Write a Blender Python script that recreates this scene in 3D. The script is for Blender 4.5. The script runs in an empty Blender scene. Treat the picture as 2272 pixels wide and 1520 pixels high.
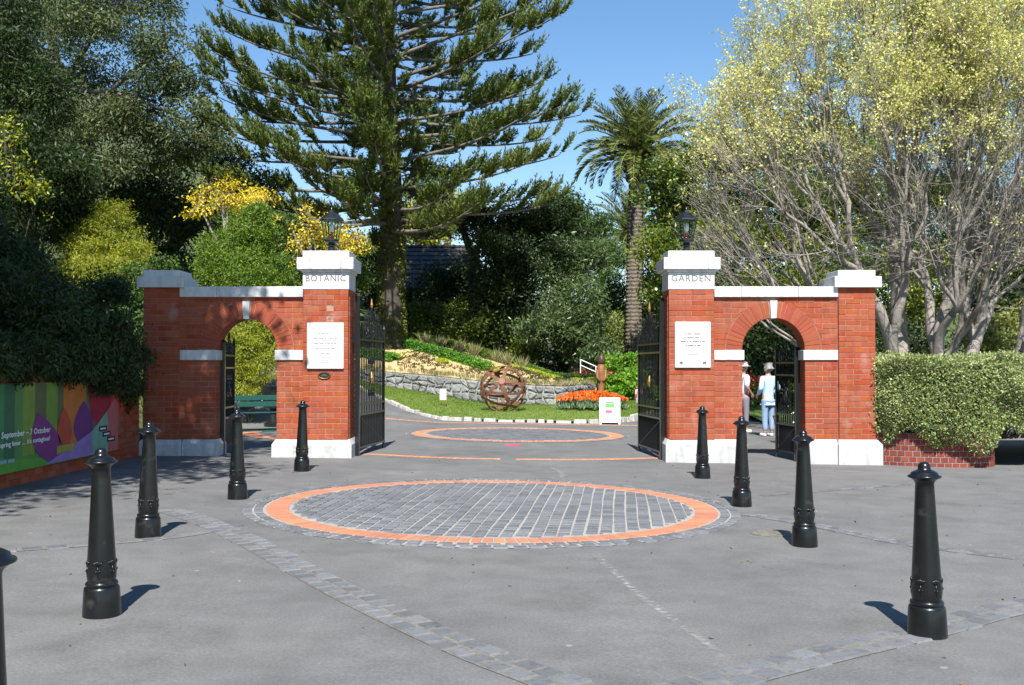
import bpy, bmesh, math, random
import numpy as np
from mathutils import Vector, Matrix
R = math.radians
scn = bpy.context.scene
col = scn.collection

# ---------------------------------------------------------------- camera, sky, sun, exposure
PITCH = R(1.3); FOC = 2290.0; CAMZ = 1.6
cam = bpy.data.cameras.new('camera'); camo = bpy.data.objects.new('camera', cam); col.objects.link(camo)
camo.location = (0, 0, CAMZ); camo.rotation_euler = (R(90) + PITCH, 0, 0)
cam.sensor_width = 36; cam.lens = 36 * FOC / 2272; cam.clip_start = .05; cam.clip_end = 3000
scn.camera = camo
SUN_EL = R(50); SUN_AZ = R(180)          # the sun stands behind the photographer
world = bpy.data.worlds.new('World'); scn.world = world; world.use_nodes = True
wn = world.node_tree.nodes; wl = world.node_tree.links
sky = wn.new('ShaderNodeTexSky'); sky.sky_type = 'NISHITA'; sky.sun_disc = False
sky.sun_elevation = SUN_EL; sky.sun_rotation = SUN_AZ; sky.air_density = 1.0; sky.dust_density = .0; sky.ozone_density = 1.2
bg = wn['Background']; bg.inputs[1].default_value = .098
hsv = wn.new('ShaderNodeHueSaturation'); hsv.inputs['Saturation'].default_value = 1.2
wl.new(sky.outputs[0], hsv.inputs['Color']); wl.new(hsv.outputs[0], bg.inputs[0])
sun = bpy.data.lights.new('sun', 'SUN'); sun.energy = 5.0; sun.angle = R(.5); sun.color = (1, .955, .88)
suno = bpy.data.objects.new('sun', sun); col.objects.link(suno)
suno.rotation_euler = (R(90) - SUN_EL, 0, 0)   # light travels +Y and down
suno.location = (0, -20, 30)
vs = scn.view_settings
vs.view_transform = 'Standard'; vs.look = 'None'; vs.gamma = 1; vs.exposure = .80; vs.use_curve_mapping = False
scn.cycles.max_bounces = 6; scn.cycles.transparent_max_bounces = 8

# ---------------------------------------------------------------- helpers
rng = np.random.default_rng(7)
rnd = random.Random(5)
_c, _s = math.cos(PITCH), math.sin(PITCH)
def at(px, py, Y):
    """the point seen at a place of the photograph, Y metres away"""
    u = (px - 1136) / FOC; v = (760 - py) / FOC
    t = Y / (_c - v * _s)
    return np.array([u * t, Y, CAMZ + t * (_s + v * _c)])
def gp(px, py):
    u = (px - 1136) / FOC; v = (760 - py) / FOC
    dx, dy, dz = u, _c - v * _s, _s + v * _c
    t = CAMZ / (-dz - .013 * dx)
    return (t * dx, t * dy)
def sst(a, b, x):
    t = np.clip((np.asarray(x, float) - a) / (b - a), 0, 1); return t * t * (3 - 2 * t)
def G(x, y):
    """height of the paved ground"""
    x = np.asarray(x, float); y = np.asarray(y, float)
    return -.013 * np.clip(x, -9, 9) + .16 * np.maximum(0, -x - 2) ** 1.2 * sst(25, 35, y)
def smooth_curve(pts, n):
    """Catmull-Rom through pts, n samples evenly spaced"""
    P = np.array(pts, float); P = np.vstack([2 * P[0] - P[1], P, 2 * P[-1] - P[-2]])
    out = []
    for i in range(1, len(P) - 2):
        p0, p1, p2, p3 = P[i - 1], P[i], P[i + 1], P[i + 2]
        for t in np.linspace(0, 1, 24, endpoint=False):
            out.append(.5 * (2 * p1 + (p2 - p0) * t + (2 * p0 - 5 * p1 + 4 * p2 - p3) * t * t + (3 * p1 - p0 - 3 * p2 + p3) * t ** 3))
    out.append(P[-2]); out = np.array(out)
    L = np.r_[0, np.cumsum(np.linalg.norm(np.diff(out, axis=0), axis=1))]
    s = np.linspace(0, L[-1], n)
    return np.stack([np.interp(s, L, out[:, k]) for k in range(out.shape[1])], 1)
def nrm(v):
    v = np.asarray(v, float); return v / (np.linalg.norm(v, axis=-1, keepdims=True) + 1e-9)

def np_mesh(name, V, Fc, attr=None, smooth=False):
    """V (n,3); Fc (m,k) index array"""
    V = np.asarray(V, np.float32); Fc = np.asarray(Fc, np.int32)
    me = bpy.data.meshes.new(name); m, k = Fc.shape
    me.vertices.add(len(V)); me.vertices.foreach_set('co', V.ravel())
    me.loops.add(m * k); me.loops.foreach_set('vertex_index', Fc.ravel())
    me.polygons.add(m); me.polygons.foreach_set('loop_start', np.arange(0, m * k, k, dtype=np.int32))
    me.polygons.foreach_set('loop_total', np.full(m, k, np.int32))
    if attr is not None:
        a = me.attributes.new('v', 'FLOAT', 'FACE'); a.data.foreach_set('value', np.asarray(attr, np.float32))
    me.polygons.foreach_set('use_smooth', np.full(m, smooth))
    me.update(calc_edges=True)
    return me
def obj(name, me, mat=None, parent=None, loc=None, rot=None, scale=None):
    o = bpy.data.objects.new(name, me); col.objects.link(o)
    if mat is not None and me is not None:
        if not me.materials: me.materials.append(mat)
    if parent is not None: o.parent = parent
    if loc is not None: o.location = loc
    if rot is not None: o.rotation_euler = rot
    if scale is not None: o.scale = scale
    return o
def tag(o, label, cat, group=None, kind=None):
    if label: o['label'] = label
    if cat: o['category'] = cat
    if group: o['group'] = group
    if kind: o['kind'] = kind
    return o
def thing(name, label, cat, loc=(0, 0, 0), rz=0, group=None):
    o = bpy.data.objects.new(name, None); col.objects.link(o)
    o.empty_display_size = .2; o.location = [float(a) for a in loc]; o.rotation_euler = (0, 0, rz)
    return tag(o, label, cat, group)
def struct(o, label=None, kind='structure'):
    o['kind'] = kind
    if label: o['label'] = label
    return o
def copy_tree(o, parent=None):
    c = o.copy(); col.objects.link(c); c.parent = parent
    for ch in list(o.children): copy_tree(ch, c)
    return c

class MB:
    """collects shapes into one mesh"""
    def __init__(s, off=(0, 0, 0)): s.v = []; s.f = []; s.a = []; s.off = np.array(off, float)
    def add(s, V, Fc, a=None):
        n = len(s.v); s.v += [tuple(np.asarray(p, float)) for p in V]
        for f in Fc: s.f.append(tuple(i + n for i in f)); s.a.append(rnd.random() if a is None else a)
    def box(s, x0, x1, y0, y1, z0, z1, a=None, M=None):
        V = [(x, y, z) for z in (z0, z1) for y in (y0, y1) for x in (x0, x1)]
        if M is not None: V = [tuple(M @ Vector(p)) for p in V]
        s.add(V, [(0, 2, 3, 1), (4, 5, 7, 6), (0, 1, 5, 4), (1, 3, 7, 5), (3, 2, 6, 7), (2, 0, 4, 6)], rnd.random() if a is None else a)
    def frustum(s, x0, x1, y0, y1, z0, z1, ix, iy=None, a=None):
        iy = ix if iy is None else iy
        V = [(x0, y0, z0), (x1, y0, z0), (x1, y1, z0), (x0, y1, z0), (x0 + ix, y0 + iy, z1), (x1 - ix, y0 + iy, z1), (x1 - ix, y1 - iy, z1), (x0 + ix, y1 - iy, z1)]
        s.add(V, [(3, 2, 1, 0), (4, 5, 6, 7), (0, 1, 5, 4), (1, 2, 6, 5), (2, 3, 7, 6), (3, 0, 4, 7)], rnd.random() if a is None else a)
    def lathe(s, prof, seg=24, c=(0, 0, 0), a=None, cap=True):
        n = len(prof); V = []; Fc = []
        for (r, z) in prof:
            for k in range(seg):
                t = 2 * math.pi * k / seg; V.append((c[0] + r * math.cos(t), c[1] + r * math.sin(t), c[2] + z))
        for i in range(n - 1):
            for k in range(seg):
                k2 = (k + 1) % seg; Fc.append((i * seg + k, i * seg + k2, (i + 1) * seg + k2, (i + 1) * seg + k))
        if cap:
            Fc.append(tuple(range(seg - 1, -1, -1))); Fc.append(tuple((n - 1) * seg + k for k in range(seg)))
        s.add(V, Fc, .5 if a is None else a)
    def tube(s, pts, rad, sides=6, a=None, cap=True):
        P = np.array(pts, float); n = len(P); rad = np.broadcast_to(np.asarray(rad, float), (n,))
        V, Fc = tube_arrays(P, rad, sides)
        F2 = [tuple(f) for f in Fc]
        if cap: F2 += [tuple(range(sides - 1, -1, -1)), tuple((n - 1) * sides + k for k in range(sides))]
        s.add(V, F2, rnd.random() if a is None else a)
    def poly(s, P2, y0, y1, axis='y', a=None):
        """polygon given in two axes, extruded along the third from y0 to y1"""
        n = len(P2)
        def pt(p, t): return (p[0], t, p[1]) if axis == 'y' else ((t, p[0], p[1]) if axis == 'x' else (p[0], p[1], t))
        V = [pt(p, y0) for p in P2] + [pt(p, y1) for p in P2]
        Fc = [tuple(range(n)), tuple(range(2 * n - 1, n - 1, -1))] + [(i, n + i, n + (i + 1) % n, (i + 1) % n) for i in range(n)]
        s.add(V, Fc, rnd.random() if a is None else a)
    def mesh(s, name, smooth=False):
        me = bpy.data.meshes.new(name)
        V = (np.array(s.v) - s.off) if len(s.v) else []
        me.from_pydata([tuple(p) for p in V], [], s.f)
        at_ = me.attributes.new('v', 'FLOAT', 'FACE'); at_.data.foreach_set('value', np.array(s.a, np.float32))
        if smooth: me.polygons.foreach_set('use_smooth', [True] * len(me.polygons))
        bm = bmesh.new(); bm.from_mesh(me); bmesh.ops.recalc_face_normals(bm, faces=bm.faces); bm.to_mesh(me); bm.free()
        me.update(); return me
    def build(s, name, mat, parent=None, smooth=False, bevel=0, loc=None, rot=None, angle=None):
        o = obj(name, s.mesh(name, smooth), mat, parent, loc, rot)
        if bevel:
            b = o.modifiers.new('bevel', 'BEVEL'); b.width = bevel; b.segments = 2; b.limit_method = 'ANGLE'; b.angle_limit = R(40)
        return o
def smooth_by_angle(o, deg=40):
    me = o.data; bm = bmesh.new(); bm.from_mesh(me)
    for f in bm.faces: f.smooth = True
    for e in bm.edges:
        if len(e.link_faces) == 2 and e.calc_face_angle(0) > R(deg): e.smooth = False
    bm.to_mesh(me); bm.free(); return o
def tube_arrays(P, rad, sides):
    n = len(P)
    T = nrm(np.gradient(P, axis=0)); up = np.array([0, 0, 1.]) if abs(T[:, 2]).mean() < .8 else np.array([1., 0, 0])
    A = nrm(np.cross(T, up)); B = nrm(np.cross(T, A))
    th = np.arange(sides) * 2 * np.pi / sides
    V = P[:, None, :] + rad[:, None, None] * (np.cos(th)[None, :, None] * A[:, None, :] + np.sin(th)[None, :, None] * B[:, None, :])
    i = np.arange(n - 1)[:, None] * sides; k = np.arange(sides)[None, :]; k2 = (k + 1) % sides
    Fc = np.stack([i + k, i + k2, i + sides + k2, i + sides + k], -1).reshape(-1, 4)
    return V.reshape(-1, 3), Fc
class Tubes:
    """many tubes in one mesh, all quads"""
    def __init__(s): s.V = []; s.F = []; s.n = 0
    def add(s, P, rad, sides=5):
        P = np.asarray(P, float); rad = np.broadcast_to(np.asarray(rad, float), (len(P),))
        V, Fc = tube_arrays(P, rad, sides); s.V.append(V); s.F.append(Fc + s.n); s.n += len(V)
    def mesh(s, name): return np_mesh(name, np.concatenate(s.V), np.concatenate(s.F), smooth=True)
def text_mesh(body, size, extrude, align='CENTER', spacing=1.0, squash=1.0, bold=0.0):
    c = bpy.data.curves.new('lettering', 'FONT'); c.body = body; c.size = size; c.extrude = extrude
    c.align_x = align; c.align_y = 'BOTTOM_BASELINE'; c.space_character = spacing; c.resolution_u = 2; c.offset = bold
    o = bpy.data.objects.new('lettering', c); col.objects.link(o)
    me = bpy.data.meshes.new_from_object(o)
    bpy.data.objects.remove(o); bpy.data.curves.remove(c)
    if squash != 1: me.transform(Matrix.Scale(squash, 4, (1, 0, 0)))
    return me

# ---------------------------------------------------------------- materials
def mat(name, cols, rough=.6, scale=6, detail=6, bump=0, bscale=60, rv=None, rh=0, rs=0, src='object', metal=0, spec=.5, trans=0, coat=0, pos=(.3, .7), dist=0.01, streak=0, patch=None):
    """base colour = noise ramp; rv/rh/rs vary value, hue, saturation per object (src='object') or per face attribute (src='attr')"""
    m = bpy.data.materials.new(name); m.use_nodes = True
    N = m.node_tree.nodes; L = m.node_tree.links; b = N['Principled BSDF']; out = N['Material Output']
    b.inputs['Roughness'].default_value = rough; b.inputs['Metallic'].default_value = metal
    b.inputs['Specular IOR Level'].default_value = spec
    if coat: b.inputs['Coat Weight'].default_value = coat; b.inputs['Coat Roughness'].default_value = .12
    geo = N.new('ShaderNodeNewGeometry')
    if len(cols) > 1:
        no = N.new('ShaderNodeTexNoise'); no.inputs['Scale'].default_value = scale; no.inputs['Detail'].default_value = detail
        no.inputs['Roughness'].default_value = .6
        L.new(geo.outputs['Position'], no.inputs['Vector'])
        rp = N.new('ShaderNodeValToRGB'); e = rp.color_ramp.elements
        e[0].position = pos[0]; e[1].position = pos[1]
        for i, c in enumerate(cols):
            if i == 0: e[0].color = (*c, 1)
            elif i == len(cols) - 1: e[-1].color = (*c, 1)
            else:
                q = e.new(pos[0] + (pos[1] - pos[0]) * i / (len(cols) - 1)); q.color = (*c, 1)
        L.new(no.outputs[0], rp.inputs[0]); cur = rp.outputs[0]
    else:
        rgb = N.new('ShaderNodeRGB'); rgb.outputs[0].default_value = (*cols[0], 1); cur = rgb.outputs[0]
    if rv or rh or rs:
        hs = N.new('ShaderNodeHueSaturation')
        if src == 'object': ri = N.new('ShaderNodeObjectInfo'); rs_out = ri.outputs['Random']
        else:
            ri = N.new('ShaderNodeAttribute'); ri.attribute_name = 'v'; rs_out = ri.outputs['Fac']
        def mr(lo, hi, k):
            mm = N.new('ShaderNodeMath'); mm.operation = 'MULTIPLY'; mm.inputs[1].default_value = k; L.new(rs_out, mm.inputs[0])
            fr = N.new('ShaderNodeMath'); fr.operation = 'FRACT'; L.new(mm.outputs[0], fr.inputs[0])
            q = N.new('ShaderNodeMapRange'); q.inputs[3].default_value = lo; q.inputs[4].default_value = hi
            L.new(fr.outputs[0], q.inputs[0]); return q.outputs[0]
        if rv: L.new(mr(1 - rv, 1 + rv, 1.0), hs.inputs['Value'])
        if rh: L.new(mr(.5 - rh, .5 + rh, 7.31), hs.inputs['Hue'])
        if rs: L.new(mr(1 - rs, 1 + rs, 13.7), hs.inputs['Saturation'])
        L.new(cur, hs.inputs['Color']); cur = hs.outputs[0]
    if streak:
        mp = N.new('ShaderNodeMapping'); mp.inputs['Scale'].default_value = (7, 7, .9); L.new(geo.outputs['Position'], mp.inputs['Vector'])
        sn = N.new('ShaderNodeTexNoise'); sn.inputs['Scale'].default_value = 1.6; sn.inputs['Detail'].default_value = 7; L.new(mp.outputs[0], sn.inputs['Vector'])
        sr = N.new('ShaderNodeValToRGB'); q = sr.color_ramp.elements; q[0].position = .42; q[0].color = (1, 1, 1, 1); q[1].position = .72; q[1].color = (1 - streak, 1 - streak, 1 - streak * 1.05, 1); L.new(sn.outputs[0], sr.inputs[0])
        mm = N.new('ShaderNodeMix'); mm.data_type = 'RGBA'; mm.blend_type = 'MULTIPLY'; mm.inputs[0].default_value = 1; L.new(cur, mm.inputs[6]); L.new(sr.outputs[0], mm.inputs[7]); cur = mm.outputs[2]
    if patch:
        pn = N.new('ShaderNodeTexNoise'); pn.inputs['Scale'].default_value = patch[1]; pn.inputs['Detail'].default_value = 6; L.new(geo.outputs['Position'], pn.inputs['Vector'])
        pr = N.new('ShaderNodeMapRange'); pr.inputs[1].default_value = patch[2]; pr.inputs[2].default_value = patch[2] + .12; pr.inputs[4].default_value = patch[3]; L.new(pn.outputs[0], pr.inputs[0])
        mm = N.new('ShaderNodeMix'); mm.data_type = 'RGBA'; L.new(pr.outputs[0], mm.inputs[0]); L.new(cur, mm.inputs[6]); mm.inputs[7].default_value = (*patch[0], 1); cur = mm.outputs[2]
    L.new(cur, b.inputs['Base Color'])
    if bump:
        n2 = N.new('ShaderNodeTexNoise'); n2.inputs['Scale'].default_value = bscale; n2.inputs['Detail'].default_value = 5
        L.new(geo.outputs['Position'], n2.inputs['Vector'])
        bp = N.new('ShaderNodeBump'); bp.inputs['Strength'].default_value = bump; bp.inputs['Distance'].default_value = dist
        L.new(n2.outputs[0], bp.inputs['Height']); L.new(bp.outputs[0], b.inputs['Normal'])
    if trans:
        tr = N.new('ShaderNodeBsdfTranslucent'); L.new(cur, tr.inputs[0])
        mx = N.new('ShaderNodeMixShader'); mx.inputs[0].default_value = trans
        L.new(b.outputs[0], mx.inputs[1]); L.new(tr.outputs[0], mx.inputs[2]); L.new(mx.outputs[0], out.inputs[0])
    m['out'] = 0
    return m
def leafmat(name, cols, rv=.45, rh=.03, rs=.15, rough=.5, trans=.25, scale=.5):
    return mat(name, cols, rough=rough, scale=scale, detail=3, rv=rv, rh=rh, rs=rs, src='attr', trans=trans, spec=.35)

BRICKC = [(.285, .058, .024), (.345, .080, .032), (.315, .068, .028)]
m_brick = mat('brick', BRICKC, rough=.85, scale=5, bump=.6, bscale=90, rv=.085, rh=.006, rs=.06, streak=.22, patch=((.42, .27, .21), 2.3, .63, .55))
m_brick_s = mat('brick_far', BRICKC, rough=.85, scale=5, bump=.6, bscale=90, rv=.14, rh=.007, rs=.08, src='attr')
m_vouss = mat('voussoir', [(.29, .060, .025), (.33, .070, .029)], rough=.85, scale=5, bump=.5, bscale=90, rv=.10, rh=.008)
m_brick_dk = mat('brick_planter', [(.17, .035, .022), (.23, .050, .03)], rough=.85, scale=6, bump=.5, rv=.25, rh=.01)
m_mortar = mat('mortar', [(.27, .15, .115), (.38, .26, .21), (.22, .09, .06)], rough=.95, scale=9, bump=.5, bscale=120)
m_mortar_l = mat('mortar_pale', [(.25, .245, .23), (.39, .38, .36)], rough=.95, scale=14, bump=.4, bscale=120)
m_marble = mat('marble', [(.50, .51, .52), (.64, .64, .63), (.56, .57, .58), (.66, .66, .65)], rough=.45, scale=4.5, detail=9, bump=.05, bscale=40, rv=.04, pos=(.3, .68), streak=.22)
m_marble_old = mat('weathered_marble', [(.36, .365, .37), (.58, .58, .57), (.50, .505, .51), (.62, .62, .61)], rough=.6, scale=5, detail=9, bump=.15, bscale=60, pos=(.25, .62), streak=.30, patch=((.22, .21, .17), 3.5, .60, .5))
m_letter = mat('engraving', [(.13, .13, .13)], rough=.8)
m_iron = mat('black_iron', [(.010, .012, .014), (.016, .018, .020)], rough=.28, scale=20, bump=.04, bscale=120, spec=.5, coat=.3)
m_bollard = mat('bollard_paint', [(.004, .005, .006), (.008, .009, .010)], rough=.30, scale=12, bump=.06, bscale=55, spec=.4, coat=.2, patch=((.035, .034, .032), 9, .60, .8))
m_gold = mat('gilding', [(.55, .30, .08)], rough=.35, metal=.8)
m_sett = mat('bluestone_sett', [(.100, .105, .114), (.158, .163, .174), (.124, .129, .140)], rough=.7, scale=14, bump=.5, bscale=70, rv=.22, rh=.01, rs=.2)
m_sett_s = mat('bluestone_sett_far', [(.100, .105, .114), (.158, .163, .174), (.124, .129, .140)], rough=.7, scale=14, bump=.5, bscale=70, rv=.22, rh=.01, rs=.2, src='attr')
m_paver = mat('orange_paver', [(.41, .17, .092), (.51, .215, .122)], rough=.8, scale=10, bump=.4, bscale=90, rv=.12, rh=.008, patch=((.30, .20, .15), 3, .56, .5))
m_paver_s = mat('orange_paver_far', [(.50, .20, .095), (.60, .25, .125)], rough=.8, scale=10, bump=.4, bscale=90, rv=.10, rh=.006, src='attr')
m_stone = mat('grey_rubble', [(.11, .115, .12), (.27, .275, .27), (.17, .175, .18)], rough=.85, scale=4, bump=.9, bscale=25, rv=.25, dist=.03)
m_kerb = mat('kerb_stone', [(.34, .33, .31), (.55, .53, .49)], rough=.85, scale=9, bump=.7, bscale=40, rv=.15)
m_bark_pale = mat('pale_bark', [(.11, .095, .08), (.33, .295, .255), (.21, .185, .16)], rough=.9, scale=3, detail=9, bump=.8, bscale=30, dist=.02)
m_bark_dark = mat('dark_bark', [(.045, .036, .028), (.11, .092, .075)], rough=.95, scale=5, bump=.8, bscale=30, dist=.02)
m_bark_grey = mat('grey_bark', [(.10, .09, .075), (.22, .20, .17)], rough=.95, scale=4, bump=.8, bscale=30, dist=.02)
m_slat = mat('bench_green', [(.012, .07, .055), (.018, .09, .07)], rough=.4, scale=10)
m_white = mat('white_paint', [(.80, .80, .79)], rough=.5)
m_rust = mat('rusted_steel', [(.10, .045, .028), (.20, .088, .05), (.14, .06, .036)], rough=.75, metal=.15, scale=9, bump=.3, bscale=60)
m_carved = mat('carved_timber', [(.16, .07, .028), (.30, .13, .045)], rough=.6, scale=5, bump=.4, bscale=20)
m_soil = mat('mulch', [(.42, .29, .13), (.56, .41, .20), (.36, .26, .12)], rough=.95, scale=5, bump=.8, bscale=30)
m_stem = mat('stem', [(.10, .16, .05)], rough=.7)
def glass_mat():
    m = bpy.data.materials.new('lantern_glass'); m.use_nodes = True
    b = m.node_tree.nodes['Principled BSDF']; b.inputs['Base Color'].default_value = (.8, .88, .86, 1)
    b.inputs['Transmission Weight'].default_value = 1; b.inputs['Roughness'].default_value = .05; b.inputs['IOR'].default_value = 1.02
    return m
m_glass = glass_mat()
def asphalt_mat():
    m = bpy.data.materials.new('asphalt'); m.use_nodes = True
    N = m.node_tree.nodes; L = m.node_tree.links; b = N['Principled BSDF']; b.inputs['Roughness'].default_value = .85
    b.inputs['Specular IOR Level'].default_value = .3
    geo = N.new('ShaderNodeNewGeometry')
    def noise(sc, det=5):
        n = N.new('ShaderNodeTexNoise'); n.inputs['Scale'].default_value = sc; n.inputs['Detail'].default_value = det
        L.new(geo.outputs['Position'], n.inputs['Vector']); return n.outputs[0]
    def ramp(src, p0, c0, p1, c1):
        r = N.new('ShaderNodeValToRGB'); e = r.color_ramp.elements
        e[0].position = p0; e[0].color = (*c0, 1); e[1].position = p1; e[1].color = (*c1, 1); L.new(src, r.inputs[0]); return r.outputs[0]
    def mul(a, bb, f=1):
        x = N.new('ShaderNodeMix'); x.data_type = 'RGBA'; x.blend_type = 'MULTIPLY'; x.inputs[0].default_value = f
        L.new(a, x.inputs[6]); L.new(bb, x.inputs[7]); return x.outputs[2]
    big = ramp(noise(.45, 4), .3, (.142, .142, .143), .7, (.178, .177, .175))
    mid = ramp(noise(3.0, 6), .3, (.86, .86, .86), .7, (1.06, 1.06, 1.06))
    grain = ramp(noise(55, 5), .28, (.80, .80, .80), .72, (1.18, 1.18, 1.17))
    c = mul(mul(big, mid), grain)
    v2 = N.new('ShaderNodeTexVoronoi'); v2.inputs['Scale'].default_value = 38; L.new(geo.outputs['Position'], v2.inputs['Vector'])
    sp_ = ramp(v2.outputs['Distance'], .10, (1.18, 1.18, 1.16), .22, (1, 1, 1)); c = mul(c, sp_)
    stain = ramp(noise(1.1, 7), .52, (1, 1, 1), .72, (.80, .80, .79)); c = mul(c, stain)
    pale = ramp(noise(.8, 8), .60, (1, 1, 1), .75, (1.14, 1.14, 1.12)); c = mul(c, pale)
    vo = N.new('ShaderNodeTexVoronoi'); vo.inputs['Scale'].default_value = 2.6; L.new(geo.outputs['Position'], vo.inputs['Vector'])
    nz = noise(1.3, 2)
    lt = N.new('ShaderNodeMath'); lt.operation = 'LESS_THAN'; lt.inputs[1].default_value = .055; L.new(vo.outputs['Distance'], lt.inputs[0])
    gt = N.new('ShaderNodeMath'); gt.operation = 'GREATER_THAN'; gt.inputs[1].default_value = .52; L.new(nz, gt.inputs[0])
    ml = N.new('ShaderNodeMath'); ml.operation = 'MULTIPLY'; L.new(lt.outputs[0], ml.inputs[0]); L.new(gt.outputs[0], ml.inputs[1])
    ms = N.new('ShaderNodeMath'); ms.operation = 'MULTIPLY'; ms.inputs[1].default_value = .55; L.new(ml.outputs[0], ms.inputs[0])
    mx = N.new('ShaderNodeMix'); mx.data_type = 'RGBA'; L.new(ms.outputs[0], mx.inputs[0]); L.new(c, mx.inputs[6]); mx.inputs[7].default_value = (.33, .33, .32, 1)
    L.new(mx.outputs[2], b.inputs['Base Color'])
    bp = N.new('ShaderNodeBump'); bp.inputs['Strength'].default_value = .5; bp.inputs['Distance'].default_value = .006
    L.new(noise(150, 4), bp.inputs['Height']); L.new(bp.outputs[0], b.inputs['Normal'])
    return m
m_asphalt = asphalt_mat()
m_grass = mat('lawn_grass', [(.10, .16, .022), (.16, .23, .04), (.13, .20, .03)], rough=.9, scale=2.2, detail=8, bump=.8, bscale=70, dist=.03)
m_terrain = mat('earth_and_grass', [(.035, .05, .015), (.09, .12, .03), (.06, .06, .03)], rough=.95, scale=.7, detail=8, bump=.8, bscale=20, dist=.05)

# ---------------------------------------------------------------- ground, terrain, paving
def terrain_h(x, y):
    x = np.asarray(x, float); y = np.asarray(y, float)
    k = sst(17.2, 19.0, y)
    xs = -6.9 - 1.7 * k
    d = np.maximum(0, xs - x)
    hill = np.where(x < xs, (1.25 - 1.0 * k) + 16 * np.tanh(.66 * d / 16), -1.0)
    bank = sst(37, 47, y) * np.clip((4 - x) * .32, 0, 3.2) + .05 * np.maximum(0, y - 47)
    far = G(x, y) - .12 + bank + 6 * sst(60, 160, y)
    return np.maximum(far, hill * (1 - sst(90, 300, -x)) )
def axis_pts(fine0, fine1, step, lo, hi, grow=1.25):
    a = list(np.arange(fine0, fine1 + 1e-6, step)); d = step
    while a[-1] < hi: d *= grow; a.append(a[-1] + d)
    d = step
    while a[0] > lo: d *= grow; a.insert(0, a[0] - d)
    return np.array(a)
def grid_mesh(name, xs, ys, zf, jit=0):
    X, Y = np.meshgrid(xs, ys); Z = zf(X, Y)
    if jit: Z = Z + rng.normal(0, jit, Z.shape)
    V = np.stack([X, Y, Z], -1).reshape(-1, 3); nx = len(xs)
    i = (np.arange(len(ys) - 1)[:, None] * nx + np.arange(nx - 1)[None, :]).ravel()
    return np_mesh(name, V, np.stack([i, i + 1, i + 1 + nx, i + nx], -1), smooth=True)
struct(obj('terrain', grid_mesh('terrain', axis_pts(-24, 24, .5, -700, 700), axis_pts(-6, 60, .5, -60, 900), terrain_h), m_terrain))
struct(obj('asphalt', grid_mesh('asphalt', np.r_[np.arange(-6.6, 14, .4), 20, 30, 45], np.r_[-20, -10, np.arange(-4, 19, .5)], G), m_asphalt), 'grey asphalt forecourt')
struct(obj('garden_path', grid_mesh('garden_path', np.r_[np.arange(-8.4, 14, .4), 20, 30, 45], np.arange(18.5, 36.6, .4), lambda x, y: G(x, y)), m_asphalt), 'grey asphalt path inside the gates')

def sett_unit():
    b = MB(); b.add([(-.5, -.5, 0), (.5, -.5, 0), (.5, .5, 0), (-.5, .5, 0), (-.5, -.5, .6), (.5, -.5, .6), (.5, .5, .6), (-.5, .5, .6),
                     (-.44, -.44, 1), (.44, -.43, 1), (.43, .44, 1), (-.43, .43, 1)],
                    [(0, 1, 5, 4), (1, 2, 6, 5), (2, 3, 7, 6), (3, 0, 4, 7), (4, 5, 9, 8), (5, 6, 10, 9), (6, 7, 11, 10), (7, 4, 8, 11), (8, 9, 10, 11)])
    return b
UNIT_SETT = sett_unit().mesh('sett'); UNIT_SETT.materials.append(m_sett)
UNIT_PAVER = sett_unit().mesh('paver'); UNIT_PAVER.materials.append(m_paver)
def put_sett(parent, x, y, lx, ly, ang, top=.014, me=None, name='sett'):
    z = float(G(x, y))
    o = obj(name, me or UNIT_SETT, None, parent, (x, y, z - .03 + rnd.uniform(-.0015, .0015)), (rnd.uniform(-.006, .006), rnd.uniform(-.006, .006), ang), (lx, ly, top + .03))
    return o
def add_sett(b, x, y, lx, ly, ang, top=.014):
    z = float(G(x, y)); c, s = math.cos(ang), math.sin(ang); V = []
    for (u, v, h) in [(-.5, -.5, 0), (.5, -.5, 0), (.5, .5, 0), (-.5, .5, 0), (-.46, -.46, 1), (.46, -.46, 1), (.46, .46, 1), (-.46, .46, 1)]:
        V.append((x + c * u * lx - s * v * ly, y + s * u * lx + c * v * ly, z - .01 + h * (top + .01)))
    b.add(V, [(0, 1, 5, 4), (1, 2, 6, 5), (2, 3, 7, 6), (3, 0, 4, 7), (4, 5, 6, 7)], rnd.random())
def disc_sheet(name, cx, cy, rad, dz, m):
    n = 96; V = [(cx, cy, float(G(cx, cy)) + dz)]; Fc = []
    for k in range(n):
        t = 2 * math.pi * k / n; x, y = cx + rad * math.cos(t), cy + rad * math.sin(t); V.append((x, y, float(G(x, y)) + dz))
    for k in range(n): Fc.append((0, 1 + k, 1 + (k + 1) % n))
    return obj(name, np_mesh(name, np.array(V), np.array(Fc)), m)

# front paving roundel: orange brick ring, two outer sett rings, a field of setts inside
CX, CY = -.22, 11.83
pc = struct(disc_sheet('paving_circle', CX, CY, 2.765, .006, m_mortar_l), 'round paving of bluestone setts with an orange brick ring in the forecourt')
nb = 142
for k in range(nb):
    t = 2 * math.pi * (k + .5) / nb; r = 2.40
    put_sett(pc, CX + r * math.cos(t), CY + r * math.sin(t), .272, 2 * math.pi * r / nb - .009, t, .012, UNIT_PAVER, 'paving_brick')
outer = []
for r, n0 in ((2.60, 112), (2.715, 108)):
    a0 = rnd.random()
    for k in range(n0):
        t = 2 * math.pi * (k + a0 + rnd.uniform(-.06, .06)) / n0
        outer.append((CX + r * math.cos(t), CY + r * math.sin(t), .102 + rnd.uniform(-.008, .006), 2 * math.pi * r / n0 - .02 + rnd.uniform(-.015, .008), t))
inner = []
ang = R(-6); ca, sa = math.cos(ang), math.sin(ang); cw = .131
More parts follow.
